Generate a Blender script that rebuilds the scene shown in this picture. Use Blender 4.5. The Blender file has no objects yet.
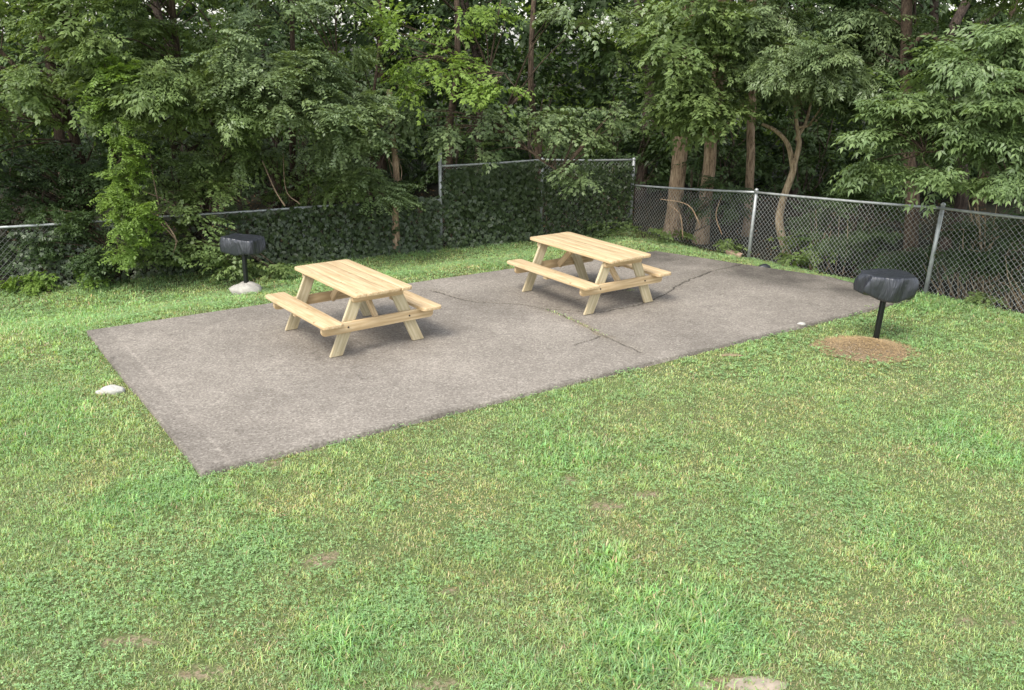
import bpy, math, random
import numpy as np
from math import radians, sin, cos, pi
rng = np.random.default_rng(11)
random.seed(5)
scene = bpy.context.scene
col = scene.collection

# ------------------------------------------------------------------ survey
FPX, PIT, ROL, CH = 909.75, radians(18.613), radians(.7405), 3.528
def W(px, py, y):
    """point at distance y seen in direction (px,py) from the survey station"""
    c, s = cos(PIT), sin(PIT); cr, sr = cos(ROL), sin(ROL)
    X = px-512; Y = py-345; X, Y = X*cr+Y*sr, -X*sr+Y*cr
    d = np.array([X/FPX, c-Y/FPX*s, -s-Y/FPX*c]); t = y/d[1]
    return np.array([0, 0, CH])+t*d
def Wz(px, py, z=0.):
    c, s = cos(PIT), sin(PIT); cr, sr = cos(ROL), sin(ROL)
    X = px-512; Y = py-345; X, Y = X*cr+Y*sr, -X*sr+Y*cr
    d = np.array([X/FPX, c-Y/FPX*s, -s-Y/FPX*c]); t = (z-CH)/d[2]
    return np.array([0, 0, CH])+t*d

def sstep(t):
    t = np.clip(t, 0, 1); return t*t*(3-2*t)
def vnoise(x, y, sc, seed=0):
    x = np.asarray(x, float)/sc+1000.3+seed*17.1; y = np.asarray(y, float)/sc+1000.7+seed*9.7
    ix = np.floor(x).astype(np.int64); iy = np.floor(y).astype(np.int64)
    fx = sstep(x-ix); fy = sstep(y-iy)
    def h(a, b):
        n = (a*374761393+b*668265263+seed*974711) & 0x7fffffff
        n = ((n ^ (n >> 13))*1274126177) & 0x7fffffff
        n = (n ^ (n >> 16)) & 0xffff
        return n/65535.
    return (h(ix, iy)*(1-fx)+h(ix+1, iy)*fx)*(1-fy)+(h(ix, iy+1)*(1-fx)+h(ix+1, iy+1)*fx)*fy
def fbm(x, y, sc, seed=0, o=4):
    r = 0; a = .5; t = 0
    for i in range(o):
        r = r+a*vnoise(x, y, sc/2**i, seed+i*3); t += a; a *= .55
    return r/t

SLAB = np.array([(-5.36, 10.85), (-2.64, 6.98), (5.85, 12.87), (5.6, 13.3),
                 (5.07, 14.1), (3.81, 14.95), (2.53, 15.83), (-.13, 14.32), (-1.13, 13.68), (-3.39, 12.2)])
def inpoly(x, y, P):
    r = np.zeros(np.shape(x), bool); n = len(P)
    for i in range(n):
        x0, y0 = P[i]; x1, y1 = P[(i+1) % n]
        c = ((y0 > y) != (y1 > y)) & (x < (x1-x0)*(y-y0)/(y1-y0+1e-12)+x0)
        r ^= c
    return r
def dpoly(x, y, P, closed=True):
    d = np.full(np.shape(x), 1e9); n = len(P)
    for i in range(n if closed else n-1):
        a = np.array(P[i], float); b = np.array(P[(i+1) % n], float); ab = b-a
        t = np.clip(((x-a[0])*ab[0]+(y-a[1])*ab[1])/(ab@ab), 0, 1)
        d = np.minimum(d, np.hypot(x-a[0]-t*ab[0], y-a[1]-t*ab[1]))
    return d
def ground(x, y):
    x = np.asarray(x, float); y = np.asarray(y, float)
    s1 = -.575*(x+5.36)+.818*(y-10.85)
    s2 = .665*(x-2.53)+.747*(y-15.83)
    s = np.maximum(np.maximum(s1, s2), 0)
    z = -.36*sstep(s/2.7)
    z = z-.055-.02*sstep((8-y)/3)
    z = z+.03*(fbm(x, y, 1.6, 3)-.5)*sstep(dpoly(x, y, SLAB)/.5)
    return z

# ------------------------------------------------------------------ helpers
class Acc:
    def __init__(s): s.v = []; s.q = []; s.t = []; s.c = []; s.n = 0
    def add(s, v, q=None, t=None, c=None):
        v = np.asarray(v, np.float32).reshape(-1, 3)
        if q is not None and len(q): s.q.append(np.asarray(q, np.int64).reshape(-1, 4)+s.n)
        if t is not None and len(t): s.t.append(np.asarray(t, np.int64).reshape(-1, 3)+s.n)
        if c is not None:
            c = np.asarray(c, np.float32)
            if c.ndim == 1: c = np.tile(c, (len(v), 1))
            s.c.append(c)
        s.v.append(v); s.n += len(v)
    def build(s, name, mat, parent=None, smooth=False):
        me = bpy.data.meshes.new(name)
        v = np.concatenate(s.v)
        q = np.concatenate(s.q) if s.q else np.zeros((0, 4), np.int64)
        t = np.concatenate(s.t) if s.t else np.zeros((0, 3), np.int64)
        me.vertices.add(len(v)); me.vertices.foreach_set('co', v.ravel())
        nl = q.size+t.size; me.loops.add(nl)
        me.loops.foreach_set('vertex_index', np.concatenate([q.ravel(), t.ravel()]).astype(np.int32))
        me.polygons.add(len(q)+len(t))
        ls = np.concatenate([np.arange(len(q))*4, q.size+np.arange(len(t))*3]).astype(np.int32)
        me.polygons.foreach_set('loop_start', ls)
        if smooth: me.polygons.foreach_set('use_smooth', np.ones(len(q)+len(t), bool))
        if s.c:
            c = np.concatenate(s.c)
            if c.shape[1] == 3: c = np.hstack([c, np.ones((len(c), 1), np.float32)])
            a = me.color_attributes.new('tint', 'FLOAT_COLOR', 'POINT')
            a.data.foreach_set('color', c.astype(np.float32).ravel())
        me.update(calc_edges=True); me.validate()
        if mat: me.materials.append(mat)
        o = bpy.data.objects.new(name, me); col.objects.link(o)
        if parent is not None: o.parent = parent
        return o
def tag(o, label=None, cat=None, group=None, kind=None):
    if label: o['label'] = label
    if cat: o['category'] = cat
    if group: o['group'] = group
    if kind: o['kind'] = kind
    return o
def thing(name, loc, label, cat, group=None, rz=0):
    o = bpy.data.objects.new(name, None); col.objects.link(o)
    o.location = [float(a) for a in loc]; o.rotation_euler = (0, 0, rz); o.empty_display_size = .2
    return tag(o, label, cat, group)
def nrm(a): a = np.asarray(a, float); return a/(np.linalg.norm(a, axis=-1, keepdims=True)+1e-12)

def tube(acc, P, R, n=6, c=None, cap=True):
    P = np.asarray(P, float); R = np.broadcast_to(np.asarray(R, float), (len(P),))
    T = nrm(np.gradient(P, axis=0)); ref = np.array([.31, .87, .12]) if abs(T[0][2]) > .7 else np.array([0, 0, 1.])
    A = nrm(np.cross(T, ref)); B = np.cross(T, A)
    th = np.arange(n)*2*pi/n
    V = P[:, None]+R[:, None, None]*(np.cos(th)[None, :, None]*A[:, None]+np.sin(th)[None, :, None]*B[:, None])
    m = len(P); i = np.arange(m-1)[:, None]*n; j = np.arange(n)[None]; k = (j+1) % n
    q = np.stack([i+j, i+k, i+n+k, i+n+j], -1).reshape(-1, 4)
    V = V.reshape(-1, 3); t = []
    if cap:
        V = np.vstack([V, P[:1], P[-1:]]); b = m*n
        t = [(b, (a+1) % n, a) for a in range(n)]+[(b+1, (m-1)*n+a, (m-1)*n+(a+1) % n) for a in range(n)]
    acc.add(V, q, t, c)
def spline(pts, n=10):
    pts = np.asarray(pts, float)
    if len(pts) < 3: return pts[0]+(pts[-1]-pts[0])*np.linspace(0, 1, n)[:, None]
    P = np.vstack([2*pts[0]-pts[1], pts, 2*pts[-1]-pts[-2]]); out = []
    for i in range(1, len(P)-2):
        for t in np.linspace(0, 1, n, endpoint=False):
            a, b, c, d = P[i-1], P[i], P[i+1], P[i+2]
            out.append(.5*(2*b+(c-a)*t+(2*a-5*b+4*c-d)*t*t+(3*b-a-3*c+d)*t**3))
    out.append(pts[-1]); return np.array(out)

# ------------------------------------------------------------------ materials
def mat(name):
    m = bpy.data.materials.new(name); m.use_nodes = True
    nt = m.node_tree; nt.nodes.clear()
    return m, nt
def N(nt, typ, **kw):
    n = nt.nodes.new(typ)
    for k, v in kw.items():
        if k.startswith('i_'):
            key = k[2:]; key = int(key) if key.isdigit() else key.replace('_', ' ')
            n.inputs[key].default_value = v
        else: setattr(n, k, v)
    return n
def L(nt, a, b): nt.links.new(a, b)
def ramp(nt, fac, stops):
    r = N(nt, 'ShaderNodeValToRGB'); e = r.color_ramp.elements
    while len(e) < len(stops): e.new(.5)
    for x, (p, c) in zip(e, stops): x.position = p; x.color = (*c, 1)
    L(nt, fac, r.inputs[0]); return r.outputs[0]
def mixc(nt, f, a, b, mode='MIX'):
    m = N(nt, 'ShaderNodeMix', data_type='RGBA', blend_type=mode)
    for s, v in ((m.inputs[0], f), (m.inputs[6], a), (m.inputs[7], b)):
        if hasattr(v, 'links'): L(nt, v, s)
        elif isinstance(v, tuple): s.default_value = (*v, 1)
        else: s.default_value = v
    return m.outputs[2]
def math_(nt, op, a, b=0.):
    m = N(nt, 'ShaderNodeMath', operation=op)
    for s, v in ((m.inputs[0], a), (m.inputs[1], b)):
        if hasattr(v, 'links'): L(nt, v, s)
        else: s.default_value = v
    return m.outputs[0]
def noise(nt, vec, sc, det=3, rough=.55):
    n = N(nt, 'ShaderNodeTexNoise'); n.inputs['Scale'].default_value = sc; n.inputs['Detail'].default_value = det
    n.inputs['Roughness'].default_value = rough
    if vec is not None: L(nt, vec, n.inputs['Vector'])
    return n.outputs['Fac']
def mapping(nt, vec, scale):
    m = N(nt, 'ShaderNodeMapping'); m.inputs['Scale'].default_value = scale; L(nt, vec, m.inputs['Vector']); return m.outputs[0]
def finish(nt, base, rough=.7, bump=None, bstr=.4, bdist=.01, metal=0, spec=.5, extra=None):
    p = N(nt, 'ShaderNodeBsdfPrincipled'); o = N(nt, 'ShaderNodeOutputMaterial')
    for k, v in (('Base Color', base), ('Roughness', rough), ('Metallic', metal), ('Specular IOR Level', spec)):
        if hasattr(v, 'links'): L(nt, v, p.inputs[k])
        elif isinstance(v, tuple): p.inputs[k].default_value = (*v, 1)
        else: p.inputs[k].default_value = v
    if bump is not None:
        b = N(nt, 'ShaderNodeBump'); b.inputs['Strength'].default_value = bstr; b.inputs['Distance'].default_value = bdist
        L(nt, bump, b.inputs['Height']); L(nt, b.outputs[0], p.inputs['Normal'])
    L(nt, p.outputs[0], o.inputs[0]); return p, o

def leaf_mat(name, c, var=.35, trans=.35, rough=.5, spec=.4, use_attr=False):
    m, nt = mat(name)
    g = N(nt, 'ShaderNodeNewGeometry')
    r = g.outputs['Random Per Island']
    if use_attr:
        base = N(nt, 'ShaderNodeVertexColor', layer_name='tint').outputs[0]
        v = math_(nt, 'MULTIPLY_ADD', r, var*2); nt.nodes[-1].inputs[2].default_value = 1-var
        hs = N(nt, 'ShaderNodeHueSaturation'); L(nt, base, hs.inputs['Color']); L(nt, v, hs.inputs['Value']); base = hs.outputs[0]
    else:
        n = noise(nt, g.outputs['Position'], 1.3, 2)
        dk = tuple(x*(1-var) for x in c); lt = (c[0]*(1+var*1.3), c[1]*(1+var), c[2]*(1+var*.6))
        a = ramp(nt, r, [(0, dk), (.6, c), (1, lt)])
        warm = (c[0]*1.35, c[1]*1.12, c[2]*.7)
        base = mixc(nt, math_(nt, 'MULTIPLY', n, .6), a, warm)
    p = N(nt, 'ShaderNodeBsdfPrincipled'); p.inputs['Roughness'].default_value = rough; p.inputs['Specular IOR Level'].default_value = spec
    L(nt, base, p.inputs['Base Color'])
    t = N(nt, 'ShaderNodeBsdfTranslucent'); tc = mixc(nt, 1., base, (1.25, 1.25, .55), 'MULTIPLY'); L(nt, tc, t.inputs[0])
    mx = N(nt, 'ShaderNodeMixShader'); mx.inputs[0].default_value = trans
    L(nt, p.outputs[0], mx.inputs[1]); L(nt, t.outputs[0], mx.inputs[2])
    o = N(nt, 'ShaderNodeOutputMaterial'); L(nt, mx.outputs[0], o.inputs[0])
    return m
def bark_mat(name, a, b):
    m, nt = mat(name); tc = N(nt, 'ShaderNodeTexCoord').outputs['Object']
    v = mapping(nt, tc, (9, 9, 1.6)); n = noise(nt, v, 3, 6, .75); n2 = noise(nt, tc, 1.7, 3)
    c = ramp(nt, n, [(.38, tuple(x*.3 for x in a)), (.48, a), (.62, b)])
    c = mixc(nt, math_(nt, 'MULTIPLY', n2, .5), c, tuple(x*.6 for x in a))
    finish(nt, c, .92, n, 1., .05, spec=.25); return m
M = {}
M['bark'] = bark_mat('brown_bark', (.09, .062, .042), (.17, .125, .085))
M['bark_red'] = bark_mat('reddish_bark', (.36, .25, .16), (.54, .41, .28))
M['bark_pale'] = bark_mat('pale_bark', (.42, .31, .19), (.62, .50, .34))
M['bark_dark'] = bark_mat('dark_bark', (.07, .05, .038), (.13, .1, .08))
M['leaf_mid'] = leaf_mat('mid_green_leaves', (.15, .225, .09), .35, .35, .42, .5)
M['leaf_grey'] = leaf_mat('grey_green_leaves', (.155, .225, .115), .3, .3, .4, .55)
M['leaf_yel'] = leaf_mat('yellow_green_leaves', (.19, .30, .075), .35, .45)
M['leaf_bright'] = leaf_mat('bright_leaves', (.15, .25, .06), .35, .4)
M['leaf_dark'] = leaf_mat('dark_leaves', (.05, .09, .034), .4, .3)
M['leaf_ivy'] = leaf_mat('ivy_leaves', (.045, .075, .03), .5, .2, .4, .5)
M['leaf_pt'] = leaf_mat('pointed_leaves', (.15, .23, .105), .35, .35, .42, .5)
M['grass'] = leaf_mat('grass_blades', (0, 0, 0), .3, .42, .5, .45, True)

# ground
m, nt = mat('soil_and_thatch'); P_ = N(nt, 'ShaderNodeNewGeometry').outputs['Position']
n1 = noise(nt, P_, 1.1, 4); n2 = noise(nt, P_, 60, 4, .7); n3 = noise(nt, P_, 9, 3)
c = ramp(nt, n2, [(.3, (.04, .05, .018)), (.5, (.11, .135, .05)), (.7, (.26, .24, .13))])
c = mixc(nt, ramp(nt, n1, [(.35, (0, 0, 0)), (.65, (.6, .6, .6))]), c, (.09, .135, .04))
vc = N(nt, 'ShaderNodeVertexColor', layer_name='tint').outputs[0]
dirt = ramp(nt, n2, [(.3, (.17, .12, .075)), (.7, (.36, .28, .20))])
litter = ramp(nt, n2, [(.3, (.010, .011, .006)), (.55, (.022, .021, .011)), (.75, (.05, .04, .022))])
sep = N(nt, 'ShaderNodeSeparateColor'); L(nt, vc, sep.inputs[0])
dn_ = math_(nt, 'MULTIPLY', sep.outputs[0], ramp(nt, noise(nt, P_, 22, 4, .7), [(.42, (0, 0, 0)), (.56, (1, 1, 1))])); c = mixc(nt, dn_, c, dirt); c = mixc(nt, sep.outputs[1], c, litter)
finish(nt, c, .95, n2, .6, .02, spec=.2); M['soil'] = m
# pavement
m, nt = mat('worn_concrete'); P_ = N(nt, 'ShaderNodeNewGeometry').outputs['Position']
vo = N(nt, 'ShaderNodeTexVoronoi'); vo.inputs['Scale'].default_value = 55; L(nt, P_, vo.inputs['Vector'])
big = noise(nt, P_, .7, 5, .6); mid = noise(nt, P_, 5, 5, .65); fine = noise(nt, P_, 45, 3, .7)
agg = N(nt, 'ShaderNodeSeparateColor'); L(nt, vo.outputs['Color'], agg.inputs[0])
c = ramp(nt, agg.outputs[0], [(0, (.15, .135, .12)), (.35, (.25, .228, .21)), (.75, (.30, .278, .255)), (1, (.46, .43, .40))])
c = mixc(nt, .45, c, ramp(nt, fine, [(.3, (.12, .105, .095)), (.7, (.42, .385, .355))]))
c = mixc(nt, 1., c, ramp(nt, mid, [(.25, (.86, .85, .84)), (.75, (1.1, 1.1, 1.09))]), 'MULTIPLY')
c = mixc(nt, 1., c, ramp(nt, big, [(.3, (.80, .79, .78)), (.7, (1.2, 1.19, 1.18))]), 'MULTIPLY')
vc = N(nt, 'ShaderNodeVertexColor', layer_name='tint').outputs[0]
c = mixc(nt, 1., c, vc, 'MULTIPLY'); c = mixc(nt, 1., c, (.865, .86, .83), 'MULTIPLY')
h = math_(nt, 'ADD', fine, math_(nt, 'MULTIPLY', agg.outputs[0], .6))
finish(nt, c, .92, h, .55, .008, spec=.25); M['concrete'] = m
def wood(name, a, b, knot=True):
    m, nt = mat(name); tc = N(nt, 'ShaderNodeTexCoord').outputs['Object']
    g = N(nt, 'ShaderNodeNewGeometry'); ri = g.outputs['Random Per Island']
    cb = N(nt, 'ShaderNodeCombineXYZ'); L(nt, math_(nt, 'MULTIPLY', ri, 13.), cb.inputs[0]); L(nt, math_(nt, 'MULTIPLY', ri, 7.), cb.inputs[1])
    ad = N(nt, 'ShaderNodeVectorMath', operation='ADD'); L(nt, tc, ad.inputs[0]); L(nt, cb.outputs[0], ad.inputs[1])
    v = mapping(nt, ad.outputs[0], (1.2, 26, 26)); n = noise(nt, v, 1.6, 5, .6)
    v2 = mapping(nt, ad.outputs[0], (2.2, 6, 6)); n2 = noise(nt, v2, 2, 2)
    c = ramp(nt, n, [(.25, tuple(x*.8 for x in a)), (.42, a), (.55, tuple((x+y)/2 for x, y in zip(a, b))), (.7, b)])
    c = mixc(nt, ramp(nt, n2, [(.55, (0, 0, 0)), (.78, (.5, .5, .5))]), c, (a[0]*.82, a[1]*.72, a[2]*.6))
    hs = N(nt, 'ShaderNodeHueSaturation'); L(nt, c, hs.inputs['Color'])
    L(nt, math_(nt, 'MULTIPLY_ADD', ri, .16), hs.inputs['Value']); nt.nodes[-1].inputs[2].default_value = .90
    kn = N(nt, 'ShaderNodeTexVoronoi'); kn.inputs['Scale'].default_value = 4.5; L(nt, ad.outputs[0], kn.inputs['Vector'])
    c = mixc(nt, ramp(nt, kn.outputs['Distance'], [(.05, (.7, .7, .7)), (.1, (0, 0, 0))]), hs.outputs[0], (a[0]*.5, a[1]*.34, a[2]*.22))
    finish(nt, c, .62, n, .25, .004, spec=.35); return m
M['pine'] = wood('fresh_pine', (.475, .338, .185), (.64, .50, .31))
M['pine_pale'] = wood('pale_treated_pine', (.42, .35, .215), (.555, .48, .33))
def simple(name, c, rough=.6, metal=0, nsc=20, var=.3, bst=.3, spec=.5, bd=.01):
    m, nt = mat(name); tc = N(nt, 'ShaderNodeTexCoord').outputs['Object']
    n = noise(nt, tc, nsc, 4, .6)
    cc = ramp(nt, n, [(.3, tuple(x*(1-var) for x in c)), (.7, tuple(min(1, x*(1+var)) for x in c))])
    finish(nt, cc, rough, n, bst, bd, metal, spec); return m
M['galv'] = simple('galvanised_steel', (.40, .415, .41), .45, .35, 12, .25, .1)
M['wire'] = simple('fence_wire', (.50, .51, .49), .5, .3, 12, .25, .0)
M['wire_shade'] = simple('shade_toned_fence_wire', (.20, .21, .19), .6, .3, 12, .25, .0)  # wire colour lowered to imitate the shade over the left fence
M['rust_galv'] = simple('weathered_steel', (.42, .36, .30), .7, .2, 8, .4, .1)
M['black_steel'] = simple('black_steel', (.012, .014, .013), .45, .4, 30, .3, .1)
M['bolt'] = simple('dark_bolt', (.06, .05, .045), .5, .7)
M['footing'] = simple('white_concrete', (.35, .33, .29), .9, 0, 14, .18, .6)
M['stone'] = simple('white_stone', (.40, .385, .35), .9, 0, 14, .15, .6)
M['brick'] = simple('tan_brick', (.34, .24, .17), .9, 0, 14, .25, .6)
M['black_plastic'] = simple('black_plastic', (.02, .022, .026), .4, 0, 10, .3, .2)
M['straw_soil'] = simple('dry_straw_soil', (.25, .195, .135), .95, 0, 60, .55, 1., .1, .03)
M['straw'] = leaf_mat('dry_straw', (.37, .29, .19), .35, .1, .8, .2)
M['dead_twig'] = simple('dead_branch_wood', (.24, .175, .11), .9, 0, 30, .35, .5)
m, nt = mat('black_tarp'); tc = N(nt, 'ShaderNodeTexCoord').outputs['Object']
n = noise(nt, mapping(nt, tc, (7, 7, 1.6)), 1.5, 3, .5); n.node.inputs['Distortion'].default_value = 1.6
finish(nt, (.022, .024, .031), .36, n, 1., .03, spec=.7); M['tarp'] = m

# ------------------------------------------------------------------ ground sheet
def axis(a, b, fine0, fine1, st, gr=1.35):
    xs = list(np.arange(fine0, fine1+1e-6, st)); d = st; x = fine0
    lo = []
    while x > a: d *= gr; x -= d; lo.append(max(x, a))
    d = st; x = xs[-1]; hi = []
    while x < b: d *= gr; x += d; hi.append(min(x, b))
    return np.array(lo[::-1]+xs+hi)
gx = axis(-400, 400, -10, 10, .1); gy = axis(-300, 600, 2, 21, .1)
X, Y = np.meshgrid(gx, gy)
dirt_spots = [(325, 560, .22, .13), (605, 505, .2, .1), (570, 480, .15, .08), (447, 590, .1, .06), (430, 682, .3, .07), (740, 685, .42, .1), (965, 618, .12, .08),
              (1003, 618, .1, .08), (215, 297, .3, .14), (730, 355, .25, .05), (200, 670, .25, .08), (130, 640, .3, .08), (645, 495, .2, .08),
              (20, 330, .22, .1), (660, 238, .8, .2), (700, 243, .9, .2), (800, 280, .8, .15), (270, 465, .18, .06)]
DS = []
for px, py, a, b in dirt_spots:
    p = Wz(px, py, -.06); DS.append((p[0], p[1], a*.6, b*.9))
def dirtmask(x, y):
    r = np.zeros(np.shape(x))
    w = .45+1.1*fbm(x, y, .16, 8)
    for a, b, rx, ry in DS: r = np.maximum(r, sstep((1.25-np.hypot((x-a)/rx, (y-b)/ry)*w)/.5))
    return r
FC = np.array([2.56, 19.76]); FL = np.array([-8.28, 14.19]); FP1 = np.array([4.43, 16.78]); FP2 = np.array([6.39, 13.67])
FLX = FL+(FL-FC)*.35; FRX = FP2+(FP2-FP1)*1.6
FENCE = [tuple(FLX), tuple(FL), tuple(FC), tuple(FP1), tuple(FP2), tuple(FRX)]
def beyond(x, y):   # signed distance past the fence lines (positive = in the wood)
    d1 = nrm(FC-FL); n1 = np.array([-d1[1], d1[0]]); d2 = nrm(FP2-FC); n2 = np.array([-d2[1], d2[0]])
    a = (x-FL[0])*n1[0]+(y-FL[1])*n1[1]; b = (x-FC[0])*n2[0]+(y-FC[1])*n2[1]
    return np.maximum(a, b)
A = Acc(); ny, nx = X.shape
i = (np.arange(ny-1)[:, None]*nx+np.arange(nx-1)[None]).ravel()
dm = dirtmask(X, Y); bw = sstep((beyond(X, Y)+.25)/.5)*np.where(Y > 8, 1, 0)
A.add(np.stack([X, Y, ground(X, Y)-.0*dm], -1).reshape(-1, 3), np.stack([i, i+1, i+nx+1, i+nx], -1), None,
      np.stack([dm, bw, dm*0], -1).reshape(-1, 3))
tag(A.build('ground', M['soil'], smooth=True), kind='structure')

# ------------------------------------------------------------------ pavement
st = .016
e1 = nrm(np.array([8.49, 5.89])); e2 = np.array([-e1[1], e1[0]]); O = np.array([-2.64, 6.98])
U, V = np.meshgrid(np.arange(-.7, 11., st), np.arange(-.6, 5.6, st))
PX = O[0]+U*e1[0]+V*e2[0]; PY = O[1]+U*e1[1]+V*e2[1]
wob = .035*(fbm(PX, PY, .35, 21)-.5)
ed = dpoly(PX, PY, SLAB); ins = inpoly(PX, PY, SLAB)
inside = ins & (ed > .002+.07*np.clip(fbm(PX, PY, .3, 22)-.66, 0, 1))
def crackline(pts): return [tuple(Wz(a, b)[:2]) for a, b in pts]
CR = [(crackline([(432, 290), (455, 297), (478, 302), (500, 303), (522, 304), (545, 308), (562, 314), (590, 328), (615, 340), (640, 352)]), .008, .6),
      (crackline([(545, 308), (600, 312), (640, 304), (660, 296), (690, 279), (712, 271), (742, 264), (765, 262)]), .008, .5),
      (crackline([(575, 300), (590, 297), (625, 290), (660, 268)]), .006, .3),
      (crackline([(600, 336), (575, 345)]), .004, .2)]
wx = .075*(fbm(PX, PY, .3, 31, 6)-.5)+.03*(vnoise(PX, PY, .06, 33)-.5); wy = .075*(fbm(PX, PY, .3, 32, 6)-.5)+.03*(vnoise(PX, PY, .06, 34)-.5)
Z = .010*(fbm(PX, PY, 1.2, 5)-.5)+.004*(fbm(PX, PY, .12, 6)-.5)
C = np.ones(PX.shape+(3,))
for pts, wd, st_ in CR:
    d = dpoly(PX+wx, PY+wy, pts, False); wv = wd*(.6+1.3*vnoise(PX, PY, .3, 35))
    k = np.clip(1-d/(wv+.008), 0, 1); Z -= .022*k; C *= (1-.8*np.clip(k*1.6, 0, 1))[..., None]
    k2 = np.exp(-(d/.16)**2)*st_; C *= 1-k2[..., None]*np.array([.16, .17, .2])
# dirt gathered in the joint
pts = crackline([(548, 310), (570, 318), (590, 328), (612, 339)]); d = dpoly(PX+wx*1.5, PY+wy*1.5, pts, False)
k = np.clip(1-d/.09, 0, 1)*np.clip(fbm(PX, PY, .15, 41)*3-1, 0, 1); C = C*(1-k[..., None])+k[..., None]*np.array([.86, .80, .62])
# old forming line near the short edge, worn back area
du = ((PX-SLAB[0, 0])*(SLAB[1]-SLAB[0])[1]-(PY-SLAB[0, 1])*(SLAB[1]-SLAB[0])[0])/np.hypot(*(SLAB[1]-SLAB[0]))
du = np.abs(du)
C *= (1-.13*np.clip(1-du/.26, 0, 1)**.3*(du < .26))[..., None]
C *= (1+.22*np.exp(-((du-.28+wx*.3)/.018)**2)*np.clip(fbm(PX, PY, .4, 44)*2.4-.6, 0, 1))[..., None]
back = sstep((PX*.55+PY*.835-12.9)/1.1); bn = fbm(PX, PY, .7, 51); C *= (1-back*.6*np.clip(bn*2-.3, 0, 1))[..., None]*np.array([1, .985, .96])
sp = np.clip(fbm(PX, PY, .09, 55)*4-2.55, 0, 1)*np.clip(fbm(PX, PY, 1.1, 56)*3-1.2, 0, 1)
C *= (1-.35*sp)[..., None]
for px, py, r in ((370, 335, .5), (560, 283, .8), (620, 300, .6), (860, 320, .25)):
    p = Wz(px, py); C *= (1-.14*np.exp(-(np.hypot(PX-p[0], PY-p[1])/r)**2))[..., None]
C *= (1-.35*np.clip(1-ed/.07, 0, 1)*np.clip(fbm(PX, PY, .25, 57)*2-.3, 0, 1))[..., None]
Z -= .02*np.clip(1-ed/.03, 0, 1)
ny, nx = PX.shape; idx = np.arange(ny*nx).reshape(ny, nx)
cell = inside[:-1, :-1] & inside[1:, :-1] & inside[:-1, 1:] & inside[1:, 1:]
Q = np.stack([idx[:-1, :-1][cell], idx[:-1, 1:][cell], idx[1:, 1:][cell], idx[1:, :-1][cell]], -1)
verts = np.stack([PX, PY, Z], -1).reshape(-1, 3)
# side faces round the broken edge
cp = np.pad(cell, 1); side = []
def edge_sel(dy, dx, a, b):
    nb = cp[1+dy:cp.shape[0]-1+dy, 1+dx:cp.shape[1]-1+dx]; mk = cell & ~nb
    return np.stack([a[mk], b[mk]], -1)
i00, i01, i10, i11 = idx[:-1, :-1], idx[:-1, 1:], idx[1:, :-1], idx[1:, 1:]
E_ = np.concatenate([edge_sel(-1, 0, i01, i00), edge_sel(1, 0, i10, i11), edge_sel(0, -1, i00, i10), edge_sel(0, 1, i11, i01)])
low = verts.copy(); low[:, 2] = -.3
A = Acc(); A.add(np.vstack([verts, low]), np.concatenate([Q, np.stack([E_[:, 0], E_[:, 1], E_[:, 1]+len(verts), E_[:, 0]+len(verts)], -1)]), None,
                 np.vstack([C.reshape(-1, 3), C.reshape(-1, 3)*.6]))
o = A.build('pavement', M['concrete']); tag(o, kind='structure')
import bmesh
bm = bmesh.new(); bm.from_mesh(o.data); bmesh.ops.delete(bm, geom=[v for v in bm.verts if not v.link_faces], context='VERTS'); bm.to_mesh(o.data); bm.free()
def slabz(x, y): return 0.

# ------------------------------------------------------------------ grass
LUSH = np.array([.29, .45, .175]); MIDG = np.array([.36, .465, .20]); OLIVE = np.array([.49, .50, .24]); STRAW = np.array([.66, .54, .34]); CLOV = np.array([.28, .43, .19])
lush_px = [(640, 650, .55), (720, 640, .45), (350, 640, .3), (600, 560, .3), (440, 250, 0), (905, 540, .4), (30, 420, .8), (60, 300, 1.2), (330, 260, 1), (940, 300, .8), (130, 500, .5), (560, 450, .5), (980, 450, .5)]
dry_px = [(700, 470, .5), (850, 620, .4), (900, 570, .5), (520, 620, .4), (130, 400, .5), (880, 380, .6), (1000, 500, .5), (300, 500, .4), (250, 650, .6), (450, 500, .5), (750, 400, .6), (620, 430, .5)]
clov_px = [(760, 555, .3), (700, 530, .25), (390, 610, .3), (60, 600, .35), (250, 560, .4), (130, 560, .3), (560, 520, .25), (850, 500, .3), (190, 480, .3), (480, 540, .25), (740, 650, .2), (900, 330, .5), (90, 660, .3)]
def blobs(lst, x, y):
    r = np.zeros(len(x))
    for px, py, rad in lst:
        if rad <= 0: continue
        p = Wz(px, py, -.06); r = np.maximum(r, np.exp(-(np.hypot(x-p[0], (y-p[1])*.8)/rad)**2))
    return r
MOUND = Wz(866, 349, -.05)[:2]; GR = np.array([4.61, 10.98])
GRL = Wz(247, 291, -.22)[:2]
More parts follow.
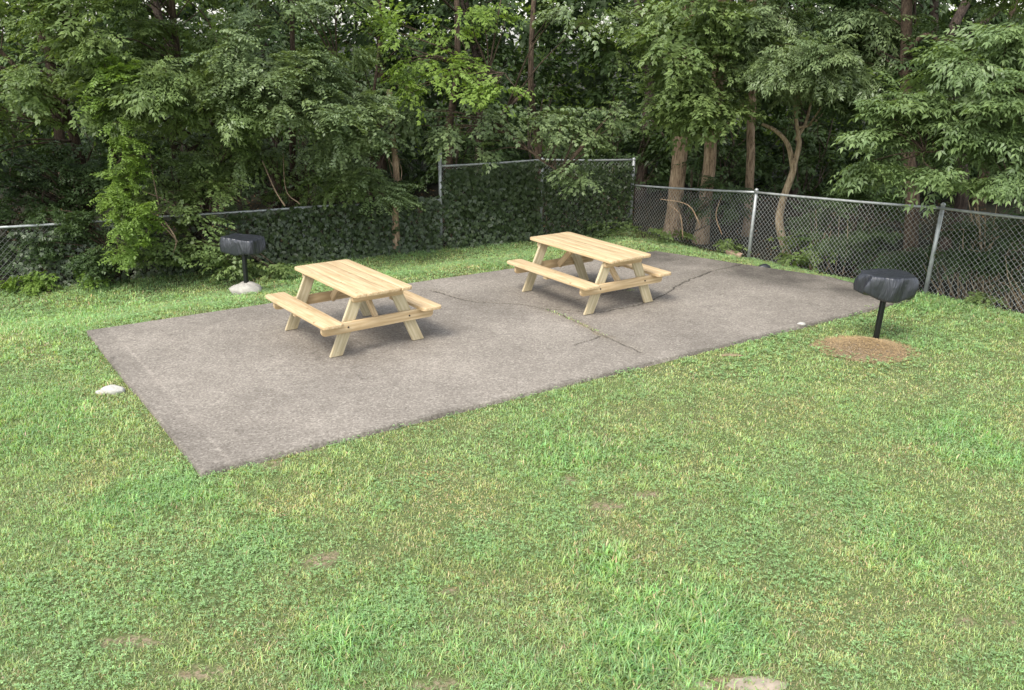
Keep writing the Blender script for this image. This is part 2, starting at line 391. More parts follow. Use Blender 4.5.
def lawn_pts(n_per, y0, y1):
    wmax = lambda y: .62*y+1.6
    n = int(n_per*(y1-y0)*2*wmax((y0+y1)/2))
    y = rng.uniform(y0, y1, n); x = rng.uniform(-1, 1, n)*wmax(y1)
    k = np.abs(x) < wmax(y)+.3; x, y = x[k], y[k]
    k = ~(inpoly(x, y, SLAB) & (dpoly(x, y, SLAB) > .015)); x, y = x[k], y[k]
    k = beyond(x, y) < rng.uniform(-.35, .1, len(x)); x, y = x[k], y[k]
    cl = fbm(x, y, .09, 61, 2); dn = dirtmask(x, y); cov = fbm(x, y, .5, 62)
    s1 = -.575*(x+5.36)+.818*(y-10.85); s2 = .665*(x-2.53)+.747*(y-15.83)
    far = sstep((np.maximum(s1*0, s2)-.1)/1.2)*sstep((fbm(x, y, .35, 66)-.42)/.12)*.75
    md = np.hypot((x-MOUND[0])/.54, (y-MOUND[1])/.41)
    keep = rng.uniform(0, 1, len(x)) < np.clip((.35+1.3*cl)*(.65+.6*cov), 0, 1)*(1-.85*dn)*(1-far)*sstep((md*(.7+.6*fbm(x, y, .2, 67))-.6)/.4)
    return x[keep], y[keep]
def blades(acc, x, y, wscale, lscale, zz=None):
    n = len(x); z = ground(x, y) if zz is None else np.full(n, zz)
    lu = np.clip(blobs(lush_px, x, y)*1.1+np.clip(fbm(x, y, .8, 71)*2.6-1.15, 0, 1)*.8, 0, 1)
    dr = np.clip(blobs(dry_px, x, y)*.6+np.clip(fbm(x, y, .55, 72)*3-1.45, 0, 1)*.9, 0, 1)*(1-.7*lu)
    cv = np.clip(blobs(clov_px, x, y)*.9, 0, 1)
    tall = blobs([(650, 650, .38), (700, 620, .25), (345, 640, .15), (610, 555, .15)], x, y)
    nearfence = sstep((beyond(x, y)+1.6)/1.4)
    edge = np.exp(-(dpoly(x, y, SLAB)/.06)**2)
    ln = rng.uniform(.022, .06, n)*(.55+.9*fbm(x, y, .085, 77, 2))*(.8+.5*lu+.9*tall-.15*edge+.3*nearfence-.25*dr)*lscale
    wd = rng.uniform(.0028, .0052, n)*(1+.9*tall+.35*lu)*wscale
    az = rng.uniform(0, 2*pi, n)+(fbm(x, y, .15, 73)-.5)*4; lean = rng.uniform(.45, 1.5, n)
    dx, dy = np.cos(az), np.sin(az)
    side = np.stack([-dy, dx, np.zeros(n)], -1)
    base = np.stack([x, y, z-.004], -1)
    d = np.stack([dx, dy, np.zeros(n)], -1); up = np.array([0, 0, 1.])
    h1 = ln*.55; m_ = base+d*(h1*np.sin(lean*.6))[:, None]+up*(h1*np.cos(lean*.6))[:, None]
    h2 = ln*.5; t_ = m_+d*(h2*np.sin(lean*1.35))[:, None]+up*(h2*np.cos(np.minimum(lean*1.35, 1.75)))[:, None]
    V = np.stack([base-side*wd[:, None]*.4, base+side*wd[:, None]*.4, m_+side*wd[:, None]*.5, m_-side*wd[:, None]*.5, t_], 1)
    cc = MIDG[None]*(1-lu[:, None])+LUSH*lu[:, None]
    cc = cc*(1-dr[:, None]*.75)+OLIVE*dr[:, None]*.75; cc = cc*(1-cv[:, None]*.5)+CLOV*cv[:, None]*.5
    ds = dpoly(x, y, SLAB)
    pst = .025+.17*dr+.12*np.clip(fbm(x, y, .3, 75)*3-1.6, 0, 1)
    s = rng.uniform(0, 1, n) < pst; cc[s] = STRAW*rng.uniform(.6, 1.05, (s.sum(), 1))
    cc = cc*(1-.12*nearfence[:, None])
    tuft = .70+.66*fbm(x, y, .085, 77, 2); cc = cc*(tuft*(.86+.28*fbm(x, y, .4, 79)))[:, None]  # blade colour darkened between tufts, imitating shade in the gaps
    ln_v = fbm(x, y, .9, 80); cc = cc*np.stack([.90+.2*ln_v, np.ones(n), 1.05-.1*ln_v], -1)
    cc = cc*rng.uniform(.8, 1.2, (n, 3))**np.array([1, .6, 1.])
    b = np.arange(n)[:, None]*5
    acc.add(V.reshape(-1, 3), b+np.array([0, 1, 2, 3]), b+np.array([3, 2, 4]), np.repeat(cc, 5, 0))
A = Acc()
for y0, y1, d, ws, ls in ((3.2, 5.2, 9800, 1, 1), (5.2, 7.2, 8000, 1.15, 1), (7.2, 9.5, 6000, 1.35, 1), (9.5, 13, 4000, 1.75, 1.0), (13, 19.5, 2500, 2.3, 1.0)):
    x, y = lawn_pts(d, y0, y1); blades(A, x, y, ws, ls)
for (ax, ay), (bx, by), k in (((545, 309), (575, 320), 60), ((575, 320), (605, 335), 80), ((628, 291), (634, 289), 60), ((905, 300), (860, 308), 60)):
    a_, b_ = Wz(ax, ay)[:2], Wz(bx, by)[:2]; t = rng.uniform(0, 1, k)[:, None]; q = a_+(b_-a_)*t+rng.normal(size=(k, 2))*.025
    blades(A, q[:, 0], q[:, 1], 1.8, .7, -.005)
tag(A.build('grass', M['grass']), 'short patchy green and straw coloured lawn grass around the concrete pavement', 'grass', kind='stuff')
# clover: three small round leaves on each stalk
x, y = lawn_pts(3000, 3.2, 9.5); k = rng.uniform(0, 1, len(x)) < np.clip(blobs(clov_px, x, y)*.8+np.clip(fbm(x, y, .3, 81)*4-1.9, 0, 1)*.7, 0.08, .9); x, y = x[k], y[k]
x2, y2 = lawn_pts(700, 9.5, 18.5); k = rng.uniform(0, 1, len(x2)) < np.clip(.15+fbm(x2, y2, .5, 81)*2.2-.9+sstep((beyond(x2, y2)+1.5))*.5, 0, .9); x = np.r_[x, x2[k]]; y = np.r_[y, y2[k]]
n = len(x); z = ground(x, y)+rng.uniform(.015, .05, n); r = rng.uniform(.005, .0095, n)*(1+(y > 9.5)*.9); a0 = rng.uniform(0, 2*pi, n)
A = Acc(); cc = CLOV*rng.uniform(.75, 1.35, (n, 1))
for j in range(3):
    a = a0+j*2.094; t = rng.uniform(-.35, .35, n)
    c_ = np.stack([x, y, z], -1); d = np.stack([np.cos(a), np.sin(a), t], -1); s = np.stack([-np.sin(a), np.cos(a), np.zeros(n)], -1)
    V = np.stack([c_, c_+d*r[:, None]+s*r[:, None]*.75, c_+d*r[:, None]*1.9, c_+d*r[:, None]-s*r[:, None]*.75], 1)
    A.add(V.reshape(-1, 3), np.arange(n)[:, None]*4+np.arange(4), None, np.repeat(cc, 4, 0))
tag(A.build('clover', M['grass']), 'low patches of small round clover leaves growing through the lawn', 'clover', kind='stuff')

# ------------------------------------------------------------------ boards
def rbox(acc, c, half, rx=(1, 0, 0), ry=(0, 1, 0), rc=0, bev=.006, seg=5):
    """board: centre, half sizes along local axes; rounded plan corners rc and softened long edges"""
    rx = nrm(rx); ry = np.asarray(ry, float); ry = nrm(ry-rx*(ry@rx)); rz = np.cross(rx, ry)
    hx, hy, hz = half; rcs = rc if isinstance(rc, (tuple, list)) else (rc,)*4
    def ring(ins):
        out = []
        for (sx, sy, a0), r in zip(((1, 1, 0), (-1, 1, 90), (-1, -1, 180), (1, -1, 270)), rcs):
            r = max(r, bev*1.01); cx, cy = sx*(hx-r), sy*(hy-r)
            for k in range(seg+1):
                a = radians(a0+90*k/seg); out.append((cx+(r-ins)*cos(a), cy+(r-ins)*sin(a)))
        return np.array(out)
    prof = [(bev, -hz), (bev*.3, -hz+bev*.3), (0, -hz+bev), (0, hz-bev), (bev*.3, hz-bev*.3), (bev, hz)]
    V = []; n = None
    for ins, z in prof:
        R = ring(ins); n = len(R); V.append(np.hstack([R, np.full((n, 1), z)]))
    V = np.vstack(V); q = []
    for i in range(len(prof)-1):
        for j in range(n): k = (j+1) % n; q.append((i*n+j, i*n+k, (i+1)*n+k, (i+1)*n+j))
    V = np.vstack([V, [[0, 0, -hz], [0, 0, hz]]]); b = len(prof)*n
    t = [(b, (j+1) % n, j) for j in range(n)]+[(b+1, (len(prof)-1)*n+j, (len(prof)-1)*n+(j+1) % n) for j in range(n)]
    acc.add(np.asarray(c)+V[:, :1]*rx+V[:, 1:2]*ry+V[:, 2:3]*rz, q, t)
def board_obj(name, mat_, parent, c, half, rx, ry, **kw):
    """one board as an object whose local X runs along the grain"""
    A = Acc(); rbox(A, (0, 0, 0), half, **kw); o = A.build(name, mat_, parent)
    from mathutils import Matrix, Vector
    rx = nrm(rx); ry = np.asarray(ry, float); ry = nrm(ry-rx*(ry@rx)); rz = np.cross(rx, ry)
    Mx = Matrix([[rx[0], ry[0], rz[0], c[0]], [rx[1], ry[1], rz[1], c[1]], [rx[2], ry[2], rz[2], c[2]], [0, 0, 0, 1]])
    o.matrix_local = Mx; return o

def picnic_table(x, y, a, Lg, label):
    T = thing('picnic_table', (x, y, .004), label, 'picnic table', 'picnic tables on the concrete', a)
    l = Lg/2; wt = .765/2; H = .752; hs = .445; th = .019
    nb = 5; bw = .765/nb
    A = Acc()
    for k in range(nb):
        yc = -wt+bw*(k+.5); j = random.uniform(-.004, .004)
        rc = [.006]*4
        if k == nb-1: rc[0] = rc[1] = .055
        if k == 0: rc[2] = rc[3] = .055
        rbox(A, (j, yc, H-th+random.uniform(-.0004, .0004)), (l+j, bw/2-.0007, th), rc=rc, bev=.004)
    A.build('tabletop', M['pine'], T)
    ins = .21
    for s in (-1, 1):
        A = Acc()
        rbox(A, (0, s*(.79-.133), hs-.019), (l, .133, .019), rc=.05, bev=.004)
        A.build('bench_seat', M['pine'], T)
    for e in (-1, 1):
        xe = e*(l-ins)
        # crossbeam outside the legs, cleat under the top
        board_obj('crossbeam', M['pine'], T, (xe+e*.0405, 0, hs-.04-.062), (.745, .062, .019), (0, 1, 0), (0, 0, 1), rc=(.05, .05, .05, .05), bev=.004)
        board_obj('cleat', M['pine'], T, (xe+e*.0405, 0, H-.04-.046), (.335, .045, .019), (0, 1, 0), (0, 0, 1), rc=.03, bev=.004)
        for s in (-1, 1):
            zb, zt = 0.002, H-.042; yb, yt = s*.555, s*.235
            d = nrm(np.array([0, yt-yb, zt-zb])); Ln = math.hypot(yt-yb, zt-zb)
            A = Acc(); w = .072
            # leg cut level at foot and top
            hw = w/abs(d[2]); x0, x1 = xe-.0195, xe+.0195
            pf = [(yb-hw, zb), (yb+hw, zb), (yt+hw, zt), (yt-hw, zt)]
            if s*1 < 0: pass
            V = [(xx, yy, zz) for xx in (x0, x1) for yy, zz in pf]
            o = bpy.data.meshes.new('leg'); bmm = bmesh.new()
            vs = [bmm.verts.new(v) for v in V]
            for f in ((3, 2, 1, 0), (4, 5, 6, 7), (0, 1, 5, 4), (1, 2, 6, 5), (2, 3, 7, 6), (3, 0, 4, 7)): bmm.faces.new([vs[i] for i in f])
            bmesh.ops.recalc_face_normals(bmm, faces=bmm.faces)
            bmesh.ops.bevel(bmm, geom=list(bmm.edges), offset=.004, segments=2, affect='EDGES')
            # local X along the grain
            from mathutils import Matrix, Vector
            cx = Vector((xe, (yb+yt)/2, (zb+zt)/2)); dX = Vector(d); dY = Vector((1, 0, 0)); dZ = dX.cross(dY)
            Mx = Matrix([[dX[i], dY[i], dZ[i], cx[i]] for i in range(3)]+[[0, 0, 0, 1]])
            bmm.transform(Mx.inverted()); bmm.to_mesh(o); bmm.free(); o.materials.append(M['pine_pale'])
            lo = bpy.data.objects.new('leg', o); col.objects.link(lo); lo.parent = T; lo.matrix_local = Mx
            # bolts through the crossbeam
            A = Acc(); yy = yb+(yt-yb)*((hs-.10)/H)
            tube(A, [(xe+e*.0595, yy, hs-.10), (xe+e*.067, yy, hs-.10)], [.012, .010], 8)
            A.build('bolt', M['bolt'], T)
        # brace from crossbeam up to the middle of the top
        p0 = np.array([xe-e*.03, 0.02, hs-.12]); p1 = np.array([e*(l-ins-.40), 0.02, H-.058])
        d = p1-p0; c_ = (p0+p1)/2
        board_obj('brace', M['pine'], T, c_, (np.linalg.norm(d)/2, .044, .019), d, (0, 0, 1) if abs(d[2]) < .9 else (1, 0, 0), rc=.006, bev=.004)
    board_obj('cleat', M['pine'], T, (0, 0, H-.04-.02), (.335, .019, .0195), (0, 1, 0), (1, 0, 0), bev=.004)
    for s in (-1, 1): board_obj('seat_cleat', M['pine'], T, (0, s*.655, hs-.04-.02), (.115, .035, .019), (0, 1, 0), (1, 0, 0), bev=.004)
    return T
picnic_table(-1.979, 10.80, -.922, 1.67, 'shorter unpainted pine picnic table nearer the camera, left one on the concrete')
picnic_table(1.067, 12.712, -.949, 1.83, 'longer unpainted pine picnic table standing beside the cracks, farther back on the concrete')

# ------------------------------------------------------------------ grills
def grill(loc, rz, lean, label, sx, sy, hz, seed, pw=2.6, wv=.8, vs_=1.):
    G = thing('park_grill', loc, label, 'grill', 'covered charcoal grills on posts', rz)
    G.rotation_euler = (lean[0], lean[1], rz)
    A = Acc(); rbox(A, (0, 0, hz*.5-.2), (.03, .03, hz*.5+.1), rc=.012, bev=.004, seg=3); A.build('post', M['black_steel'], G)
    r = np.random.default_rng(seed); nA = 120
    # a plastic sheet pulled over a box: planar facets between sharp creases
    m_ = 15; ca = np.sort((np.arange(m_)+r.uniform(-.38, .38, m_))*2*pi/m_)
    def crease(amp, zig):
        v = r.uniform(-amp, amp, m_)+zig*(np.arange(m_) % 2*2-1); return lambda t: np.interp(t, np.r_[ca[-1]-2*pi, ca, ca[0]+2*pi], np.r_[v[-1], v, v[0]])
    top, mid, bot, ztop, zbot, twist = crease(.03, .012), crease(.07, .035), crease(.06, .06), crease(.012, 0), crease(.03, .022), crease(.05, .0)
    th = np.arange(nA)*2*pi/nA; V = []
    prof = [(0., .232, 0), (.25, .234, 0), (.5, .236, 0), (.72, .24, 0), (.88, .243, 0), (.93, .238, 0), (.965, .22, .1), (.985, .19, .3), (1., .155, .5), (1.015, .12, .65), (1.025, .085, .8), (1.03, .05, .9), (1.03, .015, 1), (1.025, -.012, 1), (.99, -.022, 1), (.85, -.03, .8), (.6, -.04, .4), (.3, -.055, 0), (.1, -.07, 0)]
    for ra, z, b in prof:
        ct, s_ = np.cos(th), np.sin(th); rad = (np.abs(ct)**pw+np.abs(s_)**pw)**(-1/pw)
        tt = th+.25*(b-.5)*(b > 0); tt = np.mod(tt, 2*pi)
        d = top(tt)*(1-b)+(mid(tt)*4*b*(1-b)+bot(tt)*b)
        rr = ra*(1+d*wv*1.5*min(1, ra*1.2)); zz = z+ztop(tt)*(1-b)*ra+zbot(tt)*b-.04*b*np.exp(-(np.angle(np.exp(1j*(th+1.75)))/.5)**2)
        # slack top dimples
        zz = zz-.016*np.maximum(0, np.cos(th*2+seed))*(ra > .3)*(ra < .9)*(z > .2)
        V.append(np.stack([rr*rad*ct*sx, rr*rad*s_*sy, zz*vs_+hz-.2*vs_], -1))
    V = np.vstack(V); nR = len(prof)
    i = np.arange(nR-1)[:, None]*nA; j = np.arange(nA)[None]; k = (j+1) % nA
    A = Acc(); A.add(V, np.stack([i+j, i+nA+j, i+nA+k, i+k], -1).reshape(-1, 4)); A.build('cover', M['tarp'], G)
    return G
zG = float(ground(*GR)); zL = float(ground(*GRL))
grill((GR[0], GR[1], zG), radians(12), (radians(1), radians(2.5), 0), 'park grill under a slumped black plastic cover, its post rising from the dry straw mound', .345, .25, .81-zG-.02, 3)
GL = grill((GRL[0], GRL[1], zL), radians(-22), (0, 0, 0), 'park grill under a boxy black cover, its post set in white concrete by the ivy', .31, .21, .60-zL-.0, 8, 6., .35, .8)
def lump(acc, c, r, seed, n=26, m_=14, noise_=.14, flat=.0):
    th, ph = np.meshgrid(np.arange(n)*2*pi/n, np.linspace(0, pi, m_)); x = np.cos(th)*np.sin(ph); y = np.sin(th)*np.sin(ph); z = np.cos(ph)
    k = 1+noise_*2*(fbm(x+z*.7+seed, y-z*.5, .6, seed)-.5)+noise_*(fbm(x*1.3-z+seed, y+z, .2, seed+1)-.5)
    V = np.stack([x*k*r[0]+c[0], y*k*r[1]+c[1], np.maximum(z*k, -1)*r[2]+c[2]], -1).reshape(-1, 3)
    i = np.arange(m_-1)[:, None]*n; j = np.arange(n)[None]; kk = (j+1) % n
    acc.add(V, np.stack([i+j, i+n+j, i+n+kk, i+kk], -1).reshape(-1, 4))
A = Acc(); lump(A, (0.0, -.02, .07), (.235, .19, .105), 4, noise_=.3); A.build('footing', M['footing'], GL, smooth=True)
T = thing('rock', Wz(112, 392, -.05), 'flat white stone in the grass by the left corner of the concrete', 'rock')
A = Acc(); lump(A, (.02, 0, .02), (.13, .075, .055), 9, noise_=.35); lump(A, (-.09, -.02, .0), (.07, .045, .035), 12, noise_=.3); A.build('stone', M['stone'], T)
def little(name, loc, label, cat, r, seed, m_, part):
    A = Acc(); lump(A, (0, 0, 0), r, seed, 16, 9, .2); o = A.build(name, m_); o.location = [float(a) for a in loc]; return tag(o, label, cat)
p = Wz(734, 251.5, -.2); A = Acc(); rbox(A, (0, 0, 0), (.15, .055, .045), rc=.006, bev=.006)
o = A.build('brick', M['brick']); o.location = (p[0], p[1], ground(p[0], p[1])+.06); o.rotation_euler = (.12, .16, -.5); tag(o, 'broken tan brick lying in weeds near the middle post of the mesh fence', 'brick')
p = Wz(764, 269.5, -.08); little('rubble', (p[0], p[1], ground(p[0], p[1])+.03), 'small black lump of asphalt at the far edge of the concrete', 'rubble', (.11, .07, .06), 3, M['black_plastic'], None)
p = Wz(801, 325, -.02); little('pebble', (p[0], p[1], -.01), 'small whitish chip at the front edge of the concrete by the right grill', 'stone', (.06, .035, .03), 5, M['stone'], None)
p = Wz(731, 356, -.05); little('stick', (p[0], p[1], ground(p[0], p[1])+.01), 'thin pale dead stick lying in the grass before the concrete', 'stick', (.16, .018, .014), 5, M['dead_twig'], None)
for (px, py, r, lb) in ((752, 684, (.25, .09, .014), 'buried dull grey stone showing at the bottom edge of the lawn, right of its twin'), (690, 685, (.17, .07, .013), 'smaller buried dull stone at the bottom edge of the lawn, left of its twin')):
    if r is None: continue
    p = Wz(px, py, -.08); little('buried_stone', (p[0], p[1], ground(p[0], p[1])-.008), lb, 'stone', r, 7, simple('dull_stone', (.33, .27, .21), .9, 0, 14, .2, .6), None)

# straw mound
A = Acc(); n, m_ = 48, 14
th, rr = np.meshgrid(np.arange(n)*2*pi/n, np.linspace(0, 1, m_))
x = MOUND[0]+np.cos(th)*rr*.58*(1+.9*(fbm(np.cos(th)*2, np.sin(th)*2, .7, 5)-.5)); y = MOUND[1]+np.sin(th)*rr*.50
def moundz(x, y):
    q = np.hypot((x-MOUND[0])/.66, (y-MOUND[1])/.5); return ground(x, y)+.11*(1-sstep(q))+.04*(fbm(x, y, .14, 91)-.5)*(q < 1)*(1-q)
z = moundz(x, y)+.006-.03*(rr > .97)
i = np.arange(m_-1)[:, None]*n; j = np.arange(n)[None]; k = (j+1) % n
A.add(np.stack([x, y, z], -1).reshape(-1, 3), np.stack([i+j, i+n+j, i+n+k, i+k], -1).reshape(-1, 4))
T = thing('straw_mound', (0, 0, 0), 'low mound of dry tan straw and soil around the right grill post', 'mound')
A.build('soil_heap', M['straw_soil'], T, smooth=True)
n = 7500; q = rng.uniform(0, 1.25, n)**.6; a = rng.uniform(0, 2*pi, n); x = MOUND[0]+np.cos(a)*q*.56; y = MOUND[1]+np.sin(a)*q*.45
z = moundz(x, y)+.006+rng.uniform(0, .012, n); a = rng.uniform(0, 2*pi, n); ln = rng.uniform(.015, .05, n); w = rng.uniform(.0018, .0035, n)
d = np.stack([np.cos(a), np.sin(a), rng.uniform(-.15, .35, n)], -1)*ln[:, None]; s = np.stack([-np.sin(a), np.cos(a), np.zeros(n)], -1)*w[:, None]
c_ = np.stack([x, y, z], -1); A = Acc()
A.add(np.stack([c_-d/2-s, c_-d/2+s, c_+d/2+s, c_+d/2-s], 1).reshape(-1, 3), np.arange(n)[:, None]*4+np.arange(4)); tag(A.build('straw', M['straw'], T), kind='stuff')

# ------------------------------------------------------------------ chain-link fences
def fence_mesh(acc, a, b, ha, hb, D=.088, r=.0021, gz=None):
    a = np.asarray(a, float); b = np.asarray(b, float); Lf = np.linalg.norm(b-a); u = (b-a)/Lf; nrm_ = np.array([-u[1], u[0]])
    h = D/2; nw = int(Lf/h); P0 = []; P1 = []
    for k in range(nw):
        t0 = k*h; H_ = ha+(hb-ha)*t0/Lf; x0 = a+u*t0; zb = float(ground(*x0)) if gz is None else gz
        nseg = max(1, int(H_/h))
        for j in range(nseg):
            s0 = (k+(j+k) % 2)*h; s1 = (k+(j+1+k) % 2)*h; bow = .03*sin(t0*1.3+j*.05)*sin(pi*j/nseg)
            of = nrm_*(.002 if s1 > s0 else -.002)
            pa = a+u*s0+of+nrm_*bow; pb = a+u*s1+of+nrm_*bow
            P0.append((pa[0], pa[1], zb+.03+j*h)); P1.append((pb[0], pb[1], zb+.03+(j+1)*h))
    P0 = np.array(P0); P1 = np.array(P1); d = nrm(P1-P0)
    A_ = nrm(np.cross(d, np.array([*nrm_, 0.]))); B_ = np.tile(np.array([*nrm_, 0.]), (len(d), 1))
    rings = []
    for P in (P0-d*.001, P1+d*.001):
        for th in (0, 2.094, 4.189): rings.append(P+r*(cos(th)*A_+sin(th)*B_))
    V = np.stack(rings, 1).reshape(-1, 3); i = np.arange(len(P0))[:, None]*6
    acc.add(V, np.concatenate([i+np.array([0, 1, 4, 3]), i+np.array([1, 2, 5, 4]), i+np.array([2, 0, 3, 5])]))
def fence(label, pts, hs, posts, rail_r=.021, wiremat='wire', tallposts=None, rail=True, gap=None):
    """pts along the ground, hs mesh height at each; posts: (x,y,h,r,cap,lean)"""
    c_ = np.mean(np.array(pts), 0); F = thing('chain_link_fence', (0, 0, 0), label, 'fence', 'chain link fence sections')
    A = Acc()
    for i in range(len(pts)-1): fence_mesh(A, pts[i], pts[i+1], hs[i]-.03, hs[i+1]-.03)
    A.build('wire_mesh', M[wiremat], F)
    for i in range(len(pts)-1):
        a, b = np.array(pts[i]), np.array(pts[i+1]); za, zb = float(ground(*a))+hs[i], float(ground(*b))+hs[i+1]
        P = [(a[0]+(b[0]-a[0])*t, a[1]+(b[1]-a[1])*t, za+(zb-za)*t-.012*sin(pi*t)) for t in np.linspace(0, 1, 9)]
        A = Acc(); tube(A, P, rail_r, 8); A.build('top_rail', M['galv'], F, smooth=True)
    for (x, y, h, r, cap, ln) in posts:
        z0 = float(ground(x, y)); A = Acc(); tube(A, [(x, y, z0-.1), (x+ln*.5, y, z0+h*.5), (x+ln, y, z0+h)], r, 10)
        o = A.build('fence_post', M['galv'], F, smooth=True)
        A = Acc(); tube(A, [(x+ln, y, z0+h), (x+ln, y, z0+h+.015), (x+ln, y, z0+h+.035), (x+ln, y, z0+h+.045)], [r*1.2, r*1.2, r*.8, r*.1], 10)
        A.build('post_cap', M['galv'], o, smooth=True)
    return F
def onL(t): return FL+(FC-FL)*t
tp = 6.86/10.84*1.0   # the tall section starts here along the left line
PT = np.array([-1.43, 17.71]); PM = np.array([.57, 18.74])
hfun = lambda p, z: z-float(ground(*p))
fence('low chain link fence half buried in shrubs and ivy left of the tall section',
      [tuple(FLX), tuple(FL), (-6.16, 15.28), (-3.6, 16.6), tuple(PT)], [.95, hfun(FL, .59), hfun((-6.16, 15.28), .585), hfun((-3.6, 16.6), .57), hfun(PT, .53)],
      [(-7.2, 14.75, .97, .026, 0, 0), (-3.85, 16.47, .95, .026, 0, 0)], wiremat='wire_shade')
fence('tall ivy covered chain link fence section between the two tall posts', [tuple(PT), tuple(PM), tuple(FC-np.array([.02, .01]))], [hfun(PT, 1.18), hfun(PM, 1.2), hfun(FC, 1.1)],
      [(PT[0], PT[1], hfun(PT, 1.47), .034, 0, 0), (PM[0], PM[1], hfun(PM, 1.2), .028, 0, 0), (FC[0], FC[1], hfun(FC, 1.10), .034, 0, 0)])
h2 = [hfun(FC, .56), hfun(FP1, .905), hfun(FP2, 1.19)]
FR2 = FP2+(FP2-FP1)*1.0; FR3 = FRX
fence('open chain link fence with leaning steel posts along the right side of the yard', [tuple(FC+np.array([.05, -.07])), tuple(FP1), tuple(FP2), tuple(FR2), tuple(FR3)],
      [h2[0], h2[1], h2[2], 1.45, 1.5], [(FP1[0], FP1[1], h2[1]+.03, .03, 0, .03), (FP2[0], FP2[1]-.02, h2[2]+.04, .032, 0, .06), (FR2[0], FR2[1], 1.48, .032, 0, .02)])

# ------------------------------------------------------------------ foliage templates
def leaf_q(length, width, droop=.12, fold=.12):
    L_ = length; w = width/2
    V = np.array([(0, 0, 0), (.38*L_, -w, -.02*L_+fold*w), (L_, 0, -droop*L_), (.42*L_, 0, -.01*L_-fold*w), (.38*L_, w, -.02*L_+fold*w)])
    return V
LQ = np.array([(0, 1, 2, 3), (0, 3, 2, 4)])
def rot_basis(x, up=None, roll=None):
    x = nrm(x); up = np.tile([0, 0, 1.], (len(x), 1)) if up is None else up
    y = np.cross(up, x); bad = np.linalg.norm(y, axis=1) < 1e-3; y[bad] = [0, 1, 0]; y = nrm(y); z = np.cross(x, y)
    if roll is not None:
        c_, s_ = np.cos(roll)[:, None], np.sin(roll)[:, None]; y, z = y*c_+z*s_, z*c_-y*s_
    return np.stack([x, y, z], 1)      # rows
def make_spray(kind, r):
    """returns leaf placement (origin, basis, scale) on one twig of unit ~1, plus twig path"""
    LV = []
    def put(p, d, ln, wd, roll=0, droop=.15):
        B = rot_basis(np.array([d]), roll=np.array([roll]))[0]
        LV.append(np.asarray(p)+leaf_q(ln, wd, droop)@B)
    if kind == 'compound':      # opposite compound leaves with five to seven pointed leaflets
        tw = .42
        for k in range(5):
            t = .12+.22*k; p = np.array([t*tw, 0, -.12*(t*tw)])
            for s in (-1, 1):
                a = radians(r.uniform(35, 65))*s; d = np.array([cos(a), sin(a), r.uniform(-.25, .15)]); rl = r.uniform(.13, .2)
                nn = 3
                for q in range(nn):
                    pp = p+d*rl*(.4+.6*q/(nn-1))+np.array([0, 0, -.05*q*q/4])
                    for s2 in (-1, 1):
                        a2 = a+s2*radians(r.uniform(40, 65)); put(pp, (cos(a2), sin(a2), r.uniform(-.5, .1)), r.uniform(.07, .105), r.uniform(.028, .038), r.uniform(-.4, .4), .25)
                put(p+d*rl*1.02-np.array([0, 0, .05]), (cos(a), sin(a), r.uniform(-.55, .0)), r.uniform(.09, .12), .038, r.uniform(-.3, .3), .25)
    elif kind == 'simple':      # opposite oval leaves on an arching shoot
        tw = .45
        for k in range(11):
            t = .06+.09*k; p = np.array([t*tw*1.05, 0, .05*sin(t*3)-.16*t*t])
            for s in (-1, 1):
                a = radians(r.uniform(45, 80))*s; put(p, (cos(a), sin(a), r.uniform(-.45, .3)), r.uniform(.055, .085), r.uniform(.034, .046), r.uniform(-.5, .5), .2)
        for k in range(3):
            s = r.choice([-1, 1]); a = radians(r.uniform(30, 55))*s; q0 = np.array([r.uniform(.08, .25), 0, 0])
            for q in range(5):
                p = q0+np.array([cos(a), sin(a), -.2])*(.05+.045*q)
                for s2 in (-1, 1):
                    a2 = a+s2*1.1; put(p, (cos(a2), sin(a2), r.uniform(-.6, .2)), r.uniform(.05, .075), .036, r.uniform(-.5, .5), .2)
    elif kind == 'broad':       # maple-like leaves
        for k in range(9):
            t = .08+.11*k; p = np.array([t*.42, 0, -.1*t])
            s = 1 if k % 2 else -1; a = radians(r.uniform(30, 75))*s; ln = r.uniform(.03, .07); pp = p+np.array([cos(a), sin(a), .1])*ln
            for off, sc in ((0, 1), (.75, .78), (-.75, .78)):
                put(pp, (cos(a+off), sin(a+off), r.uniform(-.45, .05)), r.uniform(.085, .11)*sc, .055*sc, r.uniform(-.25, .25), .2)
    elif kind == 'coarse':
        for k in range(14):
            t = r.uniform(0, 1); a = r.uniform(-1.4, 1.4); p = np.array([t*.45, r.uniform(-.12, .12), r.uniform(-.12, .06)])
            put(p, (cos(a), sin(a), r.uniform(-.6, .1)), r.uniform(.12, .19), r.uniform(.06, .09), r.uniform(-.5, .5), .2)
    return np.array(LV)         # (n,5,3)
SPR = {k: [make_spray(k, np.random.default_rng(100+i*7+j)) for j in range(6)] for i, k in enumerate(('compound', 'simple', 'broad', 'coarse'))}
def place_sprays(acc, kind, P, D, S, roll=None):
    P = np.asarray(P); n = len(P)
    if n == 0: return
    B = rot_basis(D, roll=rng.uniform(-.5, .5, n) if roll is None else roll)
    var = rng.integers(0, 6, n)
    for v in range(6):
        k = np.nonzero(var == v)[0]
        if not len(k): continue
        T_ = SPR[kind][v].reshape(-1, 3); nl = len(SPR[kind][v])
        V = P[k][:, None]+(T_[None]*S[k][:, None, None])@B[k]
        V = V.reshape(-1, 3); b = (np.arange(len(k)*nl)*5)[:, None, None]
        acc.add(V, (b+LQ[None]).reshape(-1, 4))
